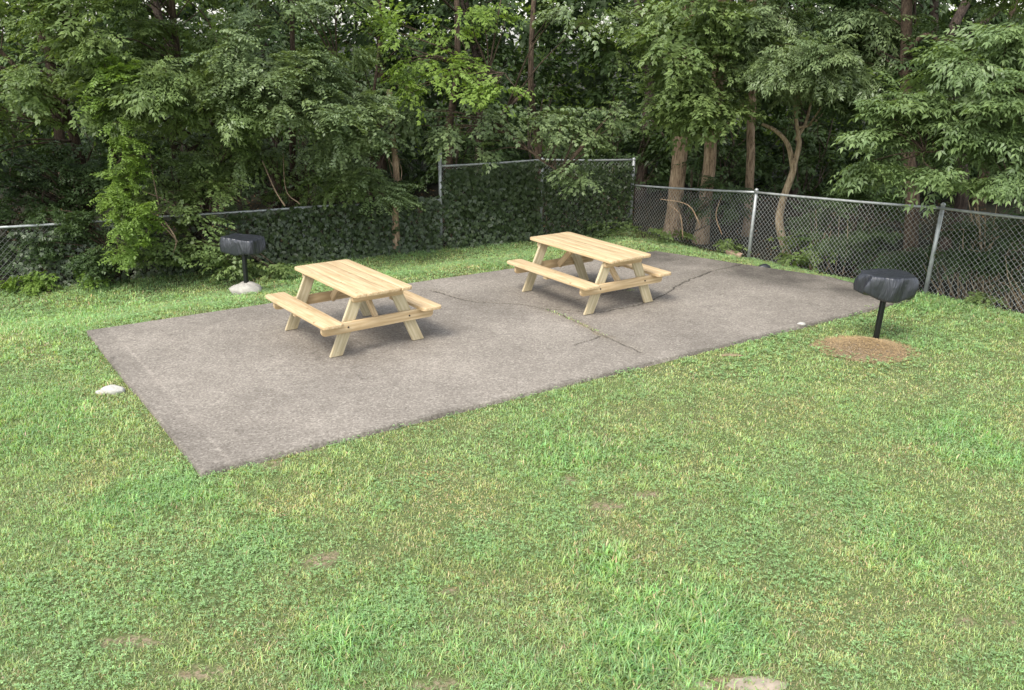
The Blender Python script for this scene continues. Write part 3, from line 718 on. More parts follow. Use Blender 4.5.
def pads(c, R, n):
    """pad centres in an ellipsoid, pushed to its shell"""
    u = nrm(rng.normal(size=(n, 3))); r = rng.uniform(.35, 1, n)**.6
    return np.asarray(c)+u*r[:, None]*np.asarray(R)
def foliate(leaf, wood_, kind, blobs_, root, nsp=9, pr=.42, sc=1., twig_c=None, center=None, flat=.42):
    """fills blobs with leafy boughs; every bough hangs on a branch that starts on the trunk path `root`"""
    root = np.asarray(root, float)
    for (c, R, n) in blobs_:
        C_ = pads(c, R, n)
        cen = np.asarray(c) if center is None else center
        for p in C_:
            out = p-cen; out[2] *= .3; out = nrm(out+rng.normal(size=3)*np.array([.5, .5, .1]))
            r = pr*rng.uniform(.7, 1.3); m_ = max(3, int(nsp*rng.uniform(.7, 1.3)*(r/pr)**2))
            u = nrm(rng.normal(size=(m_, 3))); rad = rng.uniform(.1, 1, m_)
            off = u*rad[:, None]*r; off[:, 2] = off[:, 2]*flat-.35*(np.hypot(off[:, 0], off[:, 1])/r)**2*r*.6
            Q_ = p+off+np.array([0, 0, .1*r])
            D = off*np.array([1, 1, .5])+out*r*.8+rng.normal(size=(m_, 3))*.12*r; D[:, 2] -= .10*r
            D = nrm(D)
            place_sprays(leaf, kind, Q_-D*.12, D, rng.uniform(.75, 1.25, m_)*sc*rng.uniform(.8, 1.2))
            if wood_ is not None:
                j = np.argmin(np.linalg.norm((root-p)*np.array([1, 1, 1.4])+np.array([0, 0, .9]), axis=1)); a = root[j]
                md = (a+p)/2+rng.normal(size=3)*.06+np.array([0, 0, .05*np.linalg.norm(p-a)])
                L0 = np.linalg.norm(p-a)
                if L0 < 2.2: tube(wood_, spline([a, md, p], 4), np.linspace(.008+.007*L0, .004, 9), 5)
                for qq in Q_[:3]: tube(wood_, [p-out*.05, (p+qq)/2+rng.normal(size=3)*.02, qq], [.005, .004, .002], 3)

def tree(name, label, cat, path, r0, r1, kind, leafm, bl, barkm="bark", group=None, nsp=16, pr=.42, sc=.92, extra=(), flat=.62, top=None):
    """path: list of world points of the trunk; bl: list of (centre, radii, boughs)"""
    P = spline(path, 8); n = len(P)
    T = thing(name, path[0], label, cat, group)
    base = np.asarray(path[0], float)
    wd = Acc(); lf = Acc(); R = r0+(r1-r0)*np.linspace(0, 1, n)**.8; R[0] *= 1.35; R[1] *= 1.12
    Pw = P+np.stack([(vnoise(P[:, 2], P[:, 0]*0, .6, 7)-.5), (vnoise(P[:, 2], P[:, 0]*0, .6, 8)-.5), 0*P[:, 0]], -1)*r0*.5
    tube(wd, Pw-base, R, 12); root = [Pw]
    for ep, a, b in extra:
        E2 = spline(ep, 6); tube(wd, E2-base, np.linspace(a, b, len(E2)), 8); root.append(E2)
    root = np.vstack(root)-base
    foliate(lf, wd, kind, [(np.asarray(c)-base, R_, k) for c, R_, k in bl], root[len(root)//4:] if len(root) > 8 else root, nsp, pr, sc, flat=flat)
    wd.build('trunk', M[barkm], T, smooth=True); lf.build('crown', M[leafm], T)
    return T
def B(px, py, y, rx, ry, rd, n):
    s = y/FPX*1.02; return (W(px, py, y), (rx*s, rd, ry*s), n)
def gpt(x, y): return np.array([x, y, float(ground(x, y))-.08])
def gpx(px, py, z=-.4): p = Wz(px, py, z); return gpt(p[0], p[1])
rng = np.random.default_rng(77)
GF = 'trees along the fence'; GB = 'darker trees deeper in the wood'
def up(p, dx, dy, z): return np.array([p[0]+dx, p[1]+dy, z])
# --- left: leafy tree filling the top left corner
p = gpt(-7.9, 16.6)
tree('leafy_tree', 'broad leafy tree filling the top left corner above the low fence', 'tree', [p, up(p, .15, -.2, 1.5), up(p, .1, -.7, 3.2), up(p, .3, -.6, 6.5)], .13, .04, 'broad', 'leaf_mid',
     [B(-30, 60, 15, 100, 70, .9, 22), B(60, 45, 14.8, 70, 60, .8, 22), B(20, 105, 14.6, 80, 28, .6, 12), B(40, -60, 15.5, 120, 50, 1.2, 16), B(-80, 150, 14.6, 60, 50, .5, 8)], group=GF,
     extra=[([up(p, .1, -.5, 2.), up(p, .8, -1.4, 3.6)], .05, .02), ([up(p, .1, -.5, 2.2), up(p, -.9, -1.4, 3.9)], .05, .02)])
p = gpt(-6.0, 17.2)
tree('leafy_tree', 'leafy tree with finely toothed foliage between the corner tree and the grey green shrubby tree', 'tree', [p, up(p, -.2, -.3, 1.4), up(p, .2, -.9, 3), up(p, .1, -.8, 6.5)], .11, .04, 'compound', 'leaf_mid',
     [B(150, 35, 15.2, 65, 55, .8, 20), B(195, 95, 15, 55, 30, .6, 10), B(140, 105, 14.9, 40, 25, .5, 7), B(170, -60, 15.8, 90, 45, 1.2, 12)], group=GF,
     extra=[([up(p, -.2, -.3, 1.2), up(p, .9, -1.0, 2.3), up(p, 1.2, -1.6, 3.2)], .045, .015)])
p = gpt(-4.3, 17.7)
tree('shrubby_tree', 'rounded grey green tree with drooping clumps above the left grill', 'tree', [p, up(p, .1, -.2, 1.3), up(p, .3, -.7, 2.8), up(p, .4, -.7, 5.2)], .10, .03, 'simple', 'leaf_grey',
     [B(265, 55, 15.3, 55, 38, .7, 20), B(300, 95, 15.1, 45, 32, .6, 16), B(240, 90, 15.2, 30, 30, .5, 8), B(285, -30, 15.8, 70, 40, 1, 10)], group=GF, pr=.36, nsp=14,
     extra=[([up(p, .1, -.2, .9), up(p, -.5, -.9, 2.2), up(p, -.6, -1.3, 3.)], .04, .015), ([up(p, .1, -.2, .7), up(p, .8, -.8, 2.), up(p, 1.2, -1.2, 3.1)], .04, .015)])
p = gpt(-2.9, 18.2)
tree('shrubby_tree', 'smaller grey green shrubby tree leaning over the ivy left of the tall fence post', 'tree', [p, up(p, .1, -.1, 1.2), up(p, .2, -.5, 2.2), up(p, .35, -.4, 3.4)], .07, .02, 'simple', 'leaf_grey',
     [B(352, 130, 15.9, 36, 42, .5, 18), B(330, 60, 16.2, 30, 35, .5, 9), B(380, 180, 16.2, 26, 18, .4, 5)], group=GF, pr=.34, nsp=13)
# bare ivy wrapped stub in the ivy left of the tall section
p = gpt(-2.25, 17.2)
tree('tree_stump', 'pale barked trunk showing through ivy on the low fence left of the tall post', 'trunk', [p, up(p, -.02, .0, .35), up(p, .03, .05, 1.1), up(p, -.1, .3, 2.6)], .085, .05, 'simple', 'leaf_ivy',
     [(up(p, 0, -.02, .95), (.3, .18, .28), 4), (up(p, -.05, .2, 1.8), (.35, .3, .6), 8)], barkm='bark_red', pr=.2, nsp=6, sc=.8)
# yellow green maple limbs over the tall section
p = gpt(-1.5, 20.4)
tree('maple_tree', 'tree with bright yellow green boughs hanging over the tall fence post', 'tree', [p, up(p, .1, -.3, 1.6), up(p, .3, -.9, 3.3), up(p, .2, -.8, 6.5)], .12, .04, 'broad', 'leaf_yel',
     [B(440, 68, 16.8, 60, 14, .5, 12), B(495, 88, 16.5, 32, 9, .4, 6), B(405, 42, 17, 26, 30, .5, 7), B(470, 25, 17.3, 50, 18, .6, 7), B(400, 95, 16.6, 16, 14, .4, 3), B(440, -50, 17.5, 80, 40, 1, 8)], group=GF, pr=.3, nsp=7, sc=.9,
     extra=[([up(p, .2, -.5, 2.2), up(p, .5, -2.2, 2.9), up(p, 1.3, -3.6, 2.95)], .05, .012)])
p = gpt(.6, 20.6)
tree('drooping_tree', 'dark leaved tree whose bough droops across the top rail of the tall fence', 'tree', [p, up(p, -.1, -.4, 1.5), up(p, -.3, -1.2, 2.8), up(p, -.2, -1.0, 6)], .11, .04, 'broad', 'leaf_grey',
     [B(555, 135, 17.2, 42, 26, .5, 11), B(578, 172, 17, 20, 14, .3, 4), B(500, 130, 17.4, 50, 22, .5, 8), B(435, 120, 17.3, 40, 22, .5, 7), B(600, 120, 17.6, 34, 24, .5, 6), B(590, 10, 17.6, 40, 18, .5, 6)], group=GF, pr=.34, nsp=8,
     extra=[([up(p, -.2, -.8, 2.6), W(500, 120, 17.6), W(535, 155, 17), W(560, 172, 16.9)], .04, .012)])
# right of the corner: three straight trunks
def straight(px, py, y0, topx, r, lab, bl, kind='broad', lm='leaf_mid', bark='bark_red', sc=1., ht=6.8):
    q = Wz(px, py, -.42); q = gpt(q[0], q[1]); e = W(topx, 0, q[1]+.3); m_ = (q+e)/2; m_[0] += .05
    hi = e+(e-q)*.55
    return tree('tall_tree', lab, 'tree', [q, m_, e, hi], r, r*.6, kind, lm, bl, barkm=bark, group='straight trunks behind the fence', sc=sc)
straight(671, 236, 0, 690, .18, 'thickest straight reddish trunk just right of the fence corner with leaves above',
     [B(668, 90, 17.4, 30, 28, .6, 11), B(695, 50, 16.6, 45, 34, .5, 16), B(690, 5, 16.6, 40, 25, .5, 9), B(650, 30, 17.6, 40, 25, .7, 8), B(690, -40, 18, 80, 30, 1.2, 10)])
straight(700, 243, 0, 722, .145, 'straight trunk second from the fence corner under mid green leaf clumps',
     [B(715, 100, 16.8, 38, 24, .6, 11), B(740, 60, 17, 34, 30, .6, 10), B(705, 112, 16.8, 26, 8, .4, 4)])
straight(747, 236, 0, 752, .10, 'narrow straight trunk directly behind the middle steel fence post',
     [B(790, 55, 17, 48, 22, .7, 9), B(760, 20, 17.4, 50, 20, .7, 8), B(780, -40, 17.5, 70, 30, 1.2, 8)], lm='leaf_grey', kind='compound')
# the crooked multi stemmed tree
q = Wz(789, 249, -.3); p = gpt(q[0], q[1]); Y0 = q[1]
tree('crooked_tree', 'crooked pale trunk forking into bare stems behind the right fence', 'tree', [p, W(779, 225, Y0), W(783, 200, Y0), W(793, 170, Y0), W(793, 158, Y0)], .088, .055, 'compound', 'leaf_grey',
     [B(830, 60, 15.9, 48, 22, .6, 12), B(800, 60, 15.9, 28, 18, .5, 7), B(870, 35, 16, 36, 26, .6, 8)], barkm='bark_pale', group=GF, pr=.34,
     extra=[([W(793, 168, Y0), W(788, 145, Y0), W(776, 131, Y0+.1), W(762, 124, Y0+.2)], .055, .03), ([W(793, 168, Y0), W(799, 145, Y0), W(797, 125, Y0), W(790, 60, Y0+.2)], .06, .02),
            ([W(796, 140, Y0), W(806, 122, Y0+.1), W(812, 100, Y0+.2), W(830, 50, Y0+.3)], .035, .012), ([W(797, 128, Y0), W(815, 122, Y0), W(840, 90, Y0+.4)], .025, .01), ([W(796, 122, Y0), W(800, 95, Y0), W(806, 60, Y0)], .02, .01)])
# tall dark tree right
q = Wz(921, 282, -.2); p = gpt(q[0], q[1]+.45); Y0 = p[1]
tree('tall_tree', 'tall rough trunk rising behind the steel post nearest the right grill', 'tree', [p, W(912, 205, Y0), W(906, 100, Y0+.3), W(905, 40, Y0+.5), W(908, -70, Y0+.9)], .13, .08, 'compound', 'leaf_dark',
     [B(870, 15, 16.5, 45, 30, .7, 6), B(940, 70, 15.2, 30, 24, .5, 5), B(900, -60, 16, 90, 40, 1.2, 10), B(880, 95, 16.2, 40, 14, .5, 5)], group='straight trunks behind the fence',
     extra=[([W(906, 90, Y0+.3), W(890, 104, Y0), W(882, 103, Y0)], .03, .012), ([W(906, 55, Y0+.3), W(925, 35, Y0), W(945, 45, Y0)], .05, .02)])
q = Wz(958, 270, -.35); p = gpt(q[0], q[1]+1.0); Y0 = p[1]
tree('tall_tree', 'dark slanting trunk with a forked bare limb against the sky at the top right', 'tree', [p, W(962, 200, Y0), W(952, 90, Y0+.3), W(948, 40, Y0+.5), W(975, -20, Y0+.9), W(985, -90, Y0+1)], .13, .07, 'compound', 'leaf_mid',
     [B(1000, -20, 15, 60, 12, .7, 5), B(1000, -70, 15, 80, 30, 1, 8)], barkm='bark_dark', group=GF,
     extra=[([W(950, 60, Y0+.3), W(975, 30, Y0), W(1003, 5, Y0), W(1020, -30, Y0)], .06, .03), ([W(952, 80, Y0+.3), W(930, 55, Y0), W(915, 20, Y0+.2), W(918, -40, Y0)], .05, .02)])
# foreground bough tree at the right
q = Wz(1110, 300, -.2); p = gpt(8.7, 13.4)
tree('pointed_leaf_tree', 'lush tree with long pointed leaves arching over the right fence into the yard', 'tree', [p, up(p, -.2, .0, 1.5), up(p, -.4, -.2, 2.8), up(p, -.2, -.2, 6)], .14, .05, 'compound', 'leaf_pt',
     [B(985, 64, 12.8, 48, 20, .5, 11), B(905, 130, 12.9, 30, 9, .4, 6), B(960, 130, 12.6, 36, 12, .4, 8), B(1030, 102, 12.2, 34, 36, .6, 13), B(1020, 27, 12.9, 36, 18, .5, 7), B(925, 104, 13, 30, 9, .35, 5),
      B(945, 170, 12.7, 16, 4, .25, 2), B(1010, 172, 12.2, 24, 10, .3, 5), B(1090, 52, 12.5, 50, 80, .8, 10), B(878, 160, 13, 14, 5, .2, 2), B(858, 104, 13.2, 8, 4, .2, 1), B(1000, 152, 12.5, 30, 8, .3, 4), B(1070, -68, 13, 60, 40, 1, 8)], group=GF, pr=.27, nsp=11, sc=.95, flat=.3,
     extra=[([up(p, -.3, -.1, 2.), W(985, 150, 12.7), W(925, 152, 12.8)], .05, .012), ([up(p, -.3, -.1, 2.6), W(1000, 85, 12.8), W(960, 75, 12.9)], .05, .012)])
# vine column hanging over the fence at the left
p = gpx(122, 268, -.35); p[1] += .35
tree('hanging_vine', 'bright green vine column hanging down over the low fence at the left', 'vine', [p, up(p, .02, -.1, .9), up(p, -.05, .0, 2.0), up(p, .05, .1, 2.9)], .03, .015, 'simple', 'leaf_bright',
     [B(108, 85, 14.4, 18, 22, .25, 7), B(116, 125, 14.4, 18, 26, .25, 9), B(122, 165, 14.3, 18, 22, .25, 8), B(122, 205, 14.2, 18, 24, .22, 9), B(126, 240, 14.1, 18, 20, .2, 8), B(150, 210, 14.2, 12, 14, .2, 4)], pr=.2, nsp=6, sc=.72)
p = gpx(205, 262, -.35); p[1] += .3
tree('climbing_shrub', 'tangled broad leaved shrub spilling over the low fence left of the grill', 'shrub', [p, up(p, .02, -.1, .6), up(p, -.05, -.1, 1.2)], .03, .015, 'broad', 'leaf_mid',
     [B(190, 225, 14.9, 30, 22, .25, 9), B(200, 195, 15.1, 36, 16, .3, 7), B(215, 255, 14.7, 34, 12, .2, 7), B(160, 250, 14.6, 34, 16, .22, 8), B(240, 262, 14.8, 28, 9, .2, 5), B(268, 266, 15.1, 30, 7, .15, 5)], pr=.22, nsp=7, sc=.8)
# shrubs behind and on the fences
FILL = 0
def shrub(lab, x, y, bl, lm='leaf_dark', kind='simple', pr=.28, nsp=7, sc=.85, stems=4, h=1.2, bark='bark'):
    p = gpt(x, y); T = thing('shrub', p, lab, 'shrub', 'undergrowth shrubs by the fence'); wd = Acc(); lf = Acc(); root = []
    for k in range(stems):
        a = rng.uniform(0, 2*pi); e = np.array([cos(a)*.4*h*rng.uniform(.5, 1), sin(a)*.4*h*rng.uniform(.3, 1), h*rng.uniform(.7, 1.3)])
        S = spline([(0, 0, 0), e*np.array([.3, .3, .5]), e], 6); tube(wd, S, np.linspace(rng.uniform(.012, .022), .006, len(S)), 5); root.append(S)
    foliate(lf, wd if pr > .16 else None, kind, [(np.asarray(c)-p, R_, k) for c, R_, k in bl], np.vstack(root), nsp, pr, sc)
    wd.build('stem', M[bark], T, smooth=True); lf.build('foliage', M[lm], T)
shrub('dark shrub mass behind the mesh at the far left edge', -8.2, 15.4, [B(20, 240, 15.3, 50, 30, .4, 9), B(70, 190, 15.8, 40, 26, .4, 6)])
shrub('dark spreading shrub behind the low fence between the left edge and the vine', -8.0, 16.8, [B(10, 185, 16.2, 50, 24, .5, 12), B(60, 205, 16.0, 40, 24, .5, 9), B(-60, 200, 16.2, 50, 40, .5, 8)], kind='broad', sc=.9, pr=.34)
shrub('dark shrub behind the vine column on the low fence', -6.4, 16.2, [B(110, 215, 15.8, 50, 40, .5, 12), B(60, 150, 16.6, 60, 22, .5, 5)])
shrub('dark shrub behind the low fence by the left grill', -4.9, 16.6, [B(220, 170, 16.4, 60, 40, .5, 14), B(180, 130, 16.8, 40, 22, .5, 6)], lm='leaf_mid')
shrub('tall shrub with bare brown stems above the low fence right of the left grill', -3.7, 17.6, [B(310, 175, 17, 50, 32, .5, 12)], lm='leaf_mid', h=2.2)
shrub('rounded green shrub behind the mesh between the crooked trunk and the right grill', 5.3, 17.6, [B(830, 225, 16.8, 30, 26, .5, 11), B(860, 250, 15.8, 30, 22, .4, 9)], lm='leaf_dark', kind='compound')
shrub('dark shrub behind the mesh just left of the right grill cover', 6.1, 15.9, [B(870, 205, 16.2, 34, 26, .5, 9), B(895, 255, 15.2, 20, 30, .4, 8)], kind='compound')
shrub('low shrub with thin bare stems at the foot of the crooked trunk', 5.45, 16.2, [B(815, 262, 15.9, 22, 10, .3, 4), B(808, 240, 16.1, 16, 14, .3, 3)], lm='leaf_bright', kind='broad', stems=5, bark='bark', h=1.)
shrub('brown stemmed thicket behind the mesh at the far right', 7.4, 13.9, [B(990, 240, 13.7, 36, 24, .4, 8), B(1040, 250, 13.2, 30, 40, .4, 8)], kind='compound', stems=16, bark='bark_pale', h=1.3)
shrub('dark green shrub between the two thickest straight trunks', 3.6, 18.6, [B(725, 200, 18, 30, 26, .4, 7), B(690, 180, 19, 34, 22, .4, 5)], lm='leaf_dark')
shrub('green weeds crowding the fence corner behind the far picnic table', 2.7, 18.7, [(np.array([2.2, 18.75, -.15]), (.5, .25, .12), 6), (np.array([3.1, 18.0, -.12]), (.4, .25, .14), 6), (np.array([3.9, 16.9, -.1]), (.4, .2, .1), 5)], lm='leaf_mid', kind='broad', pr=.15, nsp=5, sc=.7, h=.2)
shrub('light green weeds sprouting at the bottom of the low fence at the far left', -7.4, 14.0, [B(60, 277, 14.2, 55, 4, .12, 9), B(20, 284, 14.0, 30, 4, .12, 6)], lm='leaf_bright', kind='broad', pr=.14, nsp=5, sc=.7, h=.2)
shrub('patch of weeds under the mesh by the far edge of the concrete', 5.1, 15.2, [(np.array([5.0, 15.6, .0]), (.5, .2, .08), 5), (np.array([5.9, 14.35, .0]), (.3, .15, .08), 4), (np.array([6.9, 12.9, .02]), (.4, .15, .1), 5)], lm='leaf_mid', kind='broad', pr=.13, nsp=5, sc=.65, h=.2)
# ivy on the fences
def ivy(lab, a, b, ha, hb, dens, thick, off=.0, name='ivy', lm='leaf_ivy', hole=.35, sz=(.05, .085)):
    a, b = np.array(a, float), np.array(b, float); L_ = np.linalg.norm(b-a); u = (b-a)/L_; nn = np.array([u[1], -u[0]])  # toward the yard
    n = int(L_*max(ha, hb)*dens); t = rng.uniform(0, 1, n); hh = ha+(hb-ha)*t; zz = rng.uniform(0, 1, n)**1.1*1.02*hh
    s = t*L_; f = fbm(s, zz, .7, 95)+.35*(1-zz/hh); k = rng.uniform(0, 1, n) < np.clip((f-hole)*5, .03, 1); k &= (np.minimum(s, L_-s) > .07) | (rng.uniform(0, 1, n) < .12+.5*(fbm(zz, s*0, .3, 9) > .52)); s, zz, t, hh = s[k], zz[k], t[k], hh[k]; n = len(s)
    d = (rng.uniform(-.3, 1, n))*thick*(.35+1.3*fbm(s, zz, .3, 96))+off+.16*np.clip(1-zz/.3, 0, 1)
    x = a[0]+u[0]*s+nn[0]*d; y = a[1]+u[1]*s+nn[1]*d; z = ground(x, y)+zz
    az = rng.uniform(-1.1, 1.1, n); dr = np.stack([nn[0]*.5*np.cos(az)+u[0]*np.sin(az)*.8, nn[1]*.5*np.cos(az)+u[1]*np.sin(az)*.8, -rng.uniform(.25, 1.1, n)], -1)
    up_ = np.tile(np.array([nn[0], nn[1], .9]), (n, 1))+rng.normal(size=(n, 3))*.35
    Bs = rot_basis(dr, up=nrm(up_)); sc = rng.uniform(*sz, n)
    acc = Acc()
    for o_, w_ in ((0, 1), (.8, .8), (-.8, .8)):
        T_ = leaf_q(1, .62, .12, .15)*w_; c_, s_ = cos(o_), sin(o_); T_ = T_@np.array([[c_, s_, 0], [-s_, c_, 0], [0, 0, 1]])
        V = np.stack([x, y, z], -1)[:, None]+(T_[None]*sc[:, None, None])@Bs
        acc.add(V.reshape(-1, 3), (np.arange(n)[:, None, None]*5+LQ[None]).reshape(-1, 4))
    T = thing(name, (0, 0, 0), lab, 'ivy'); acc.build('leaves', M[lm], T)
    for k in range(int(L_*3)):
        wd = Acc()
        s0 = rng.uniform(0, L_); m_ = 8; ss = s0+np.cumsum(rng.normal(size=m_)*.06); h0 = rng.uniform(.6, 1)*(ha+hb)/2
        P = np.stack([a[0]+u[0]*ss+nn[0]*.02, a[1]+u[1]*ss+nn[1]*.02, float(ground(*(a+u*s0)))+np.linspace(0, h0, m_)], -1); tube(wd, P, np.linspace(.008, .003, m_), 4); wd.build('stem', M['dead_twig'], T)
u_ = nrm(FC-FL)
ivy('dense dark ivy covering the tall fence section left of its middle post', PT+u_*.02, PM, 1.5, 1.6, 1000, .16, hole=.14, sz=(.06, .1))
ivy('dense dark ivy covering the tall fence section between middle post and corner', PM, FC, 1.52, 1.38, 750, .12, hole=.26)
ivy('dark ivy swallowing the low fence between the left grill and the tall post', np.array([-4.7, 16.03]), PT, .98, 1.02, 950, .17, hole=.18, sz=(.055, .095))
ivy('sparse dark ivy creeping on the low fence behind the hanging vine', FL+u_*.2, np.array([-4.7, 16.03]), .9, .98, 700, .16, hole=.36)
shrub('leafy shrub bulging through the low fence just left of the hanging vine', -6.6, 15.0, [B(75, 225, 14.7, 34, 16, .25, 9), B(60, 250, 14.5, 34, 14, .2, 7), B(100, 255, 14.4, 30, 12, .2, 6), B(25, 215, 14.8, 34, 12, .2, 5)], lm='leaf_dark', kind='simple', pr=.22, sc=.8, stems=3, h=.9)
shrub('mid green thicket rising over the low fence between vine and left grill', -5.6, 16.0, [B(170, 165, 15.7, 45, 30, .4, 14), B(225, 150, 15.8, 45, 26, .4, 12), B(165, 205, 15.3, 40, 14, .25, 7)], lm='leaf_mid', kind='simple', pr=.28, sc=.95, stems=3, h=1.6)
shrub('mid green thicket rising over the low fence right of the left grill', -3.9, 16.9, [B(285, 160, 16.5, 45, 28, .4, 13), B(345, 185, 16.7, 40, 18, .35, 8)], lm='leaf_mid', kind='broad', pr=.28, sc=.85, stems=3, h=1.6)
shrub('dark thicket behind the low fence beneath the corner tree at the far left', -7.8, 15.9, [B(30, 165, 15.8, 50, 26, .4, 12), B(90, 150, 15.8, 40, 26, .4, 9), B(-20, 210, 15.2, 40, 26, .3, 7)], lm='leaf_dark', kind='simple', pr=.3, sc=1., stems=3, h=1.6)
# dead broken branches on the left
T = thing('dead_branch', (0, 0, 0), 'bare tan broken branches leaning over the low fence left of the grill', 'branch')
for pts, r in (([W(190, 216, 14.9), W(165, 200, 15.1), W(140, 190, 15.3)], .018), ([W(165, 222, 14.7), W(176, 240, 14.55), W(172, 256, 14.5)], .02), ([W(160, 212, 15), W(152, 170, 15.4), W(150, 150, 15.8)], .014),
               ([W(178, 242, 14.6), W(160, 222, 14.7), W(150, 210, 14.9)], .014), ([W(285, 206, 15.7), W(275, 190, 15.8), W(262, 160, 16)], .022), ([W(300, 204, 15.9), W(286, 190, 16), W(283, 150, 16.2)], .015)):
    A = Acc(); S = spline(pts, 5); tube(A, S, np.linspace(r*.8, r*.35, len(S)), 6); A.build('broken_limb', M['dead_twig'], T)
T = thing('dead_branch', (0, 0, 0), 'arching bare branches caught behind the mesh beside the thickest straight trunk', 'branch')
for pts, r in (([W(683, 238, 16.9), W(680, 215, 16.9), W(668, 204, 17)], .018), ([W(700, 225, 17), W(688, 205, 17.1), W(660, 199, 17.2)], .022), ([W(722, 235, 16.9), W(716, 215, 17), W(722, 195, 17.2)], .016)):
    A = Acc(); S = spline(pts, 5); tube(A, S, np.linspace(r*.7, r*.3, len(S)), 6); A.build('broken_limb', M['bark_red'], T)
T = thing('brush_pile', (0, 0, 0), 'pile of tan dry stems and brush behind the mesh at the far right', 'brush'); A = Acc()
for k in range(70):
    b = np.array([rng.uniform(6.9, 8.2), 0]); b[1] = 13.9-(b[0]-6.9)*1.3+rng.uniform(.0, .6); p = gpt(b[0], b[1]); a = rng.uniform(-.9, .9); L_ = rng.uniform(.5, 1.3)
    e = p+np.array([sin(a)*L_*.6, rng.uniform(-.1, .3), cos(a)*L_]); S = spline([p, (p+e)/2+rng.normal(size=3)*.06, e], 4); tube(A, S, np.linspace(rng.uniform(.006, .018), .003, len(S)), 4)
A.build('dry_stems', M['bark_pale'], T)
T = thing('brush_pile', (0, 0, 0), 'thin bare brown stems standing behind the mesh right of the crooked trunk', 'brush'); A = Acc()
for k in range(8):
    x = rng.uniform(5.4, 6.1); p = gpt(x, 17.0-(x-4.9)*1.2+rng.uniform(-.2, .5)); a = rng.uniform(-.7, .7); L_ = rng.uniform(.6, 1.5)
    e = p+np.array([sin(a)*L_*.6, 0, cos(a)*L_]); S = spline([p, (p+e)/2+rng.normal(size=3)*.06, e], 4); tube(A, S, np.linspace(rng.uniform(.008, .018), .004, len(S)), 4)
A.build('dry_stems', M['bark_pale'], T)

# --- second rank, darker and deeper
labs = ['deep wood tree behind the top left corner tree', 'deep wood tree behind the finely leaved tree at the upper left', 'deep wood tree behind the rounded grey green tree',
        'deep wood tree left of the yellow green boughs', 'deep wood tree straight behind the tall ivy fence', 'deep wood tree with bare dark trunk between drooping bough and corner',
        'deep wood tree behind the thickest straight trunk', 'deep wood tree behind the crooked forked trunk', 'deep wood tree behind the rough trunk by the right grill', 'deep wood tree behind the pointed leaf tree at the right edge']
xs = [-11, -8.3, -5.7, -3.4, -.9, 3.2, 4.7, 7.2, 9.6, 12.0]
rk = np.random.default_rng(5)
for i, (x, lb) in enumerate(zip(xs, labs)):
    y = 22.+1.3*(i % 2)+rk.uniform(-.4, .4); p = gpt(x, y); h = 8.5
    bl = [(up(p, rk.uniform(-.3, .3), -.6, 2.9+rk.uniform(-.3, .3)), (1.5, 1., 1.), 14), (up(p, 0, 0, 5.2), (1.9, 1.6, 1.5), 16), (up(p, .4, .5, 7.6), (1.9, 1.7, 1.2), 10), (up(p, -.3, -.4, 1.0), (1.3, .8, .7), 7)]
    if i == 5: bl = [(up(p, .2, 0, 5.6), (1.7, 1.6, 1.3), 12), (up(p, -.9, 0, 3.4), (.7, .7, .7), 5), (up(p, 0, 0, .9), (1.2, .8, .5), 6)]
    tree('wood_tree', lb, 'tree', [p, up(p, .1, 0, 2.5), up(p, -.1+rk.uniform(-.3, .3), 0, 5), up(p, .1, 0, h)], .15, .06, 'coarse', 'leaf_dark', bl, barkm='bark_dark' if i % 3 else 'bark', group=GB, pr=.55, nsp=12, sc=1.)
# unseen leafy tops of the fence line trees, added above the view for shade
# --- understory behind the fences
ul = ['dark understory bush deep behind the far left edge of the low fence', 'dark understory bush deep behind the hanging vine column', 'dark understory bush deep behind the shrub left of the grill',
      'dark understory bush deep behind the left grill', 'dark understory bush deep behind the stub trunk in the ivy', 'dark understory bush deep behind the tall fence post',
      'dark understory bush deep behind the middle post of the tall fence', 'dark understory bush deep behind the fence corner', 'dark understory bush deep behind the two straight trunks',
      'dark understory bush deep behind the narrow trunk', 'dark understory bush deep behind the right grill', 'dark understory bush deep behind the brush at the far right']
ux = [(-9.8, 17.4), (-8.2, 19), (-6.5, 19.2), (-5.0, 19.6), (-3.2, 20), (-1.4, 20.4), (.6, 21), (2.6, 21.4), (4.6, 21), (6.4, 20.4), (8.2, 18.8), (9.4, 16.6)]
for lb, (x, y) in zip(ul, ux):
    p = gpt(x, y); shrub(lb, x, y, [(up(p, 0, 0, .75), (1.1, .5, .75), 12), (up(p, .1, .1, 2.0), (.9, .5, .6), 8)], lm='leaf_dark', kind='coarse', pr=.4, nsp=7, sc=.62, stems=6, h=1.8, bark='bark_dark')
# --- far wood
def mass(n, x0, x1, y0, y1, top, th, m_, lab, s0, s1, low):
    lf = Acc(); x = rng.uniform(x0, x1, n); y = rng.uniform(y0, y1, n); tp = top+2.5*fbm(x, y*0, 2.2, 9); z = rng.uniform(-.4, 1, n)*tp
    k = (fbm(x*1.1+y*.05, z*1.2, 1.6, 12) > th) | (z < low*(.7+.6*fbm(x, y, 1.5, 14))); x, y, z = x[k], y[k], z[k]; n = len(x)
    D = nrm(np.stack([rng.normal(size=n), -np.abs(rng.normal(size=n))-.3, rng.normal(size=n)*.3-.2], -1))
    place_sprays(lf, 'coarse', np.stack([x, y, z], -1), D, rng.uniform(s0, s1, n)); tag(lf.build('woodland', M[m_]), lab, 'woodland', kind='stuff')
mass(9000, -17, 19, 24.5, 28, 8.5, .40, 'leaf_dark', 'dark mass of woodland undergrowth closing off the view behind the trees', 1.3, 2., 3.6)
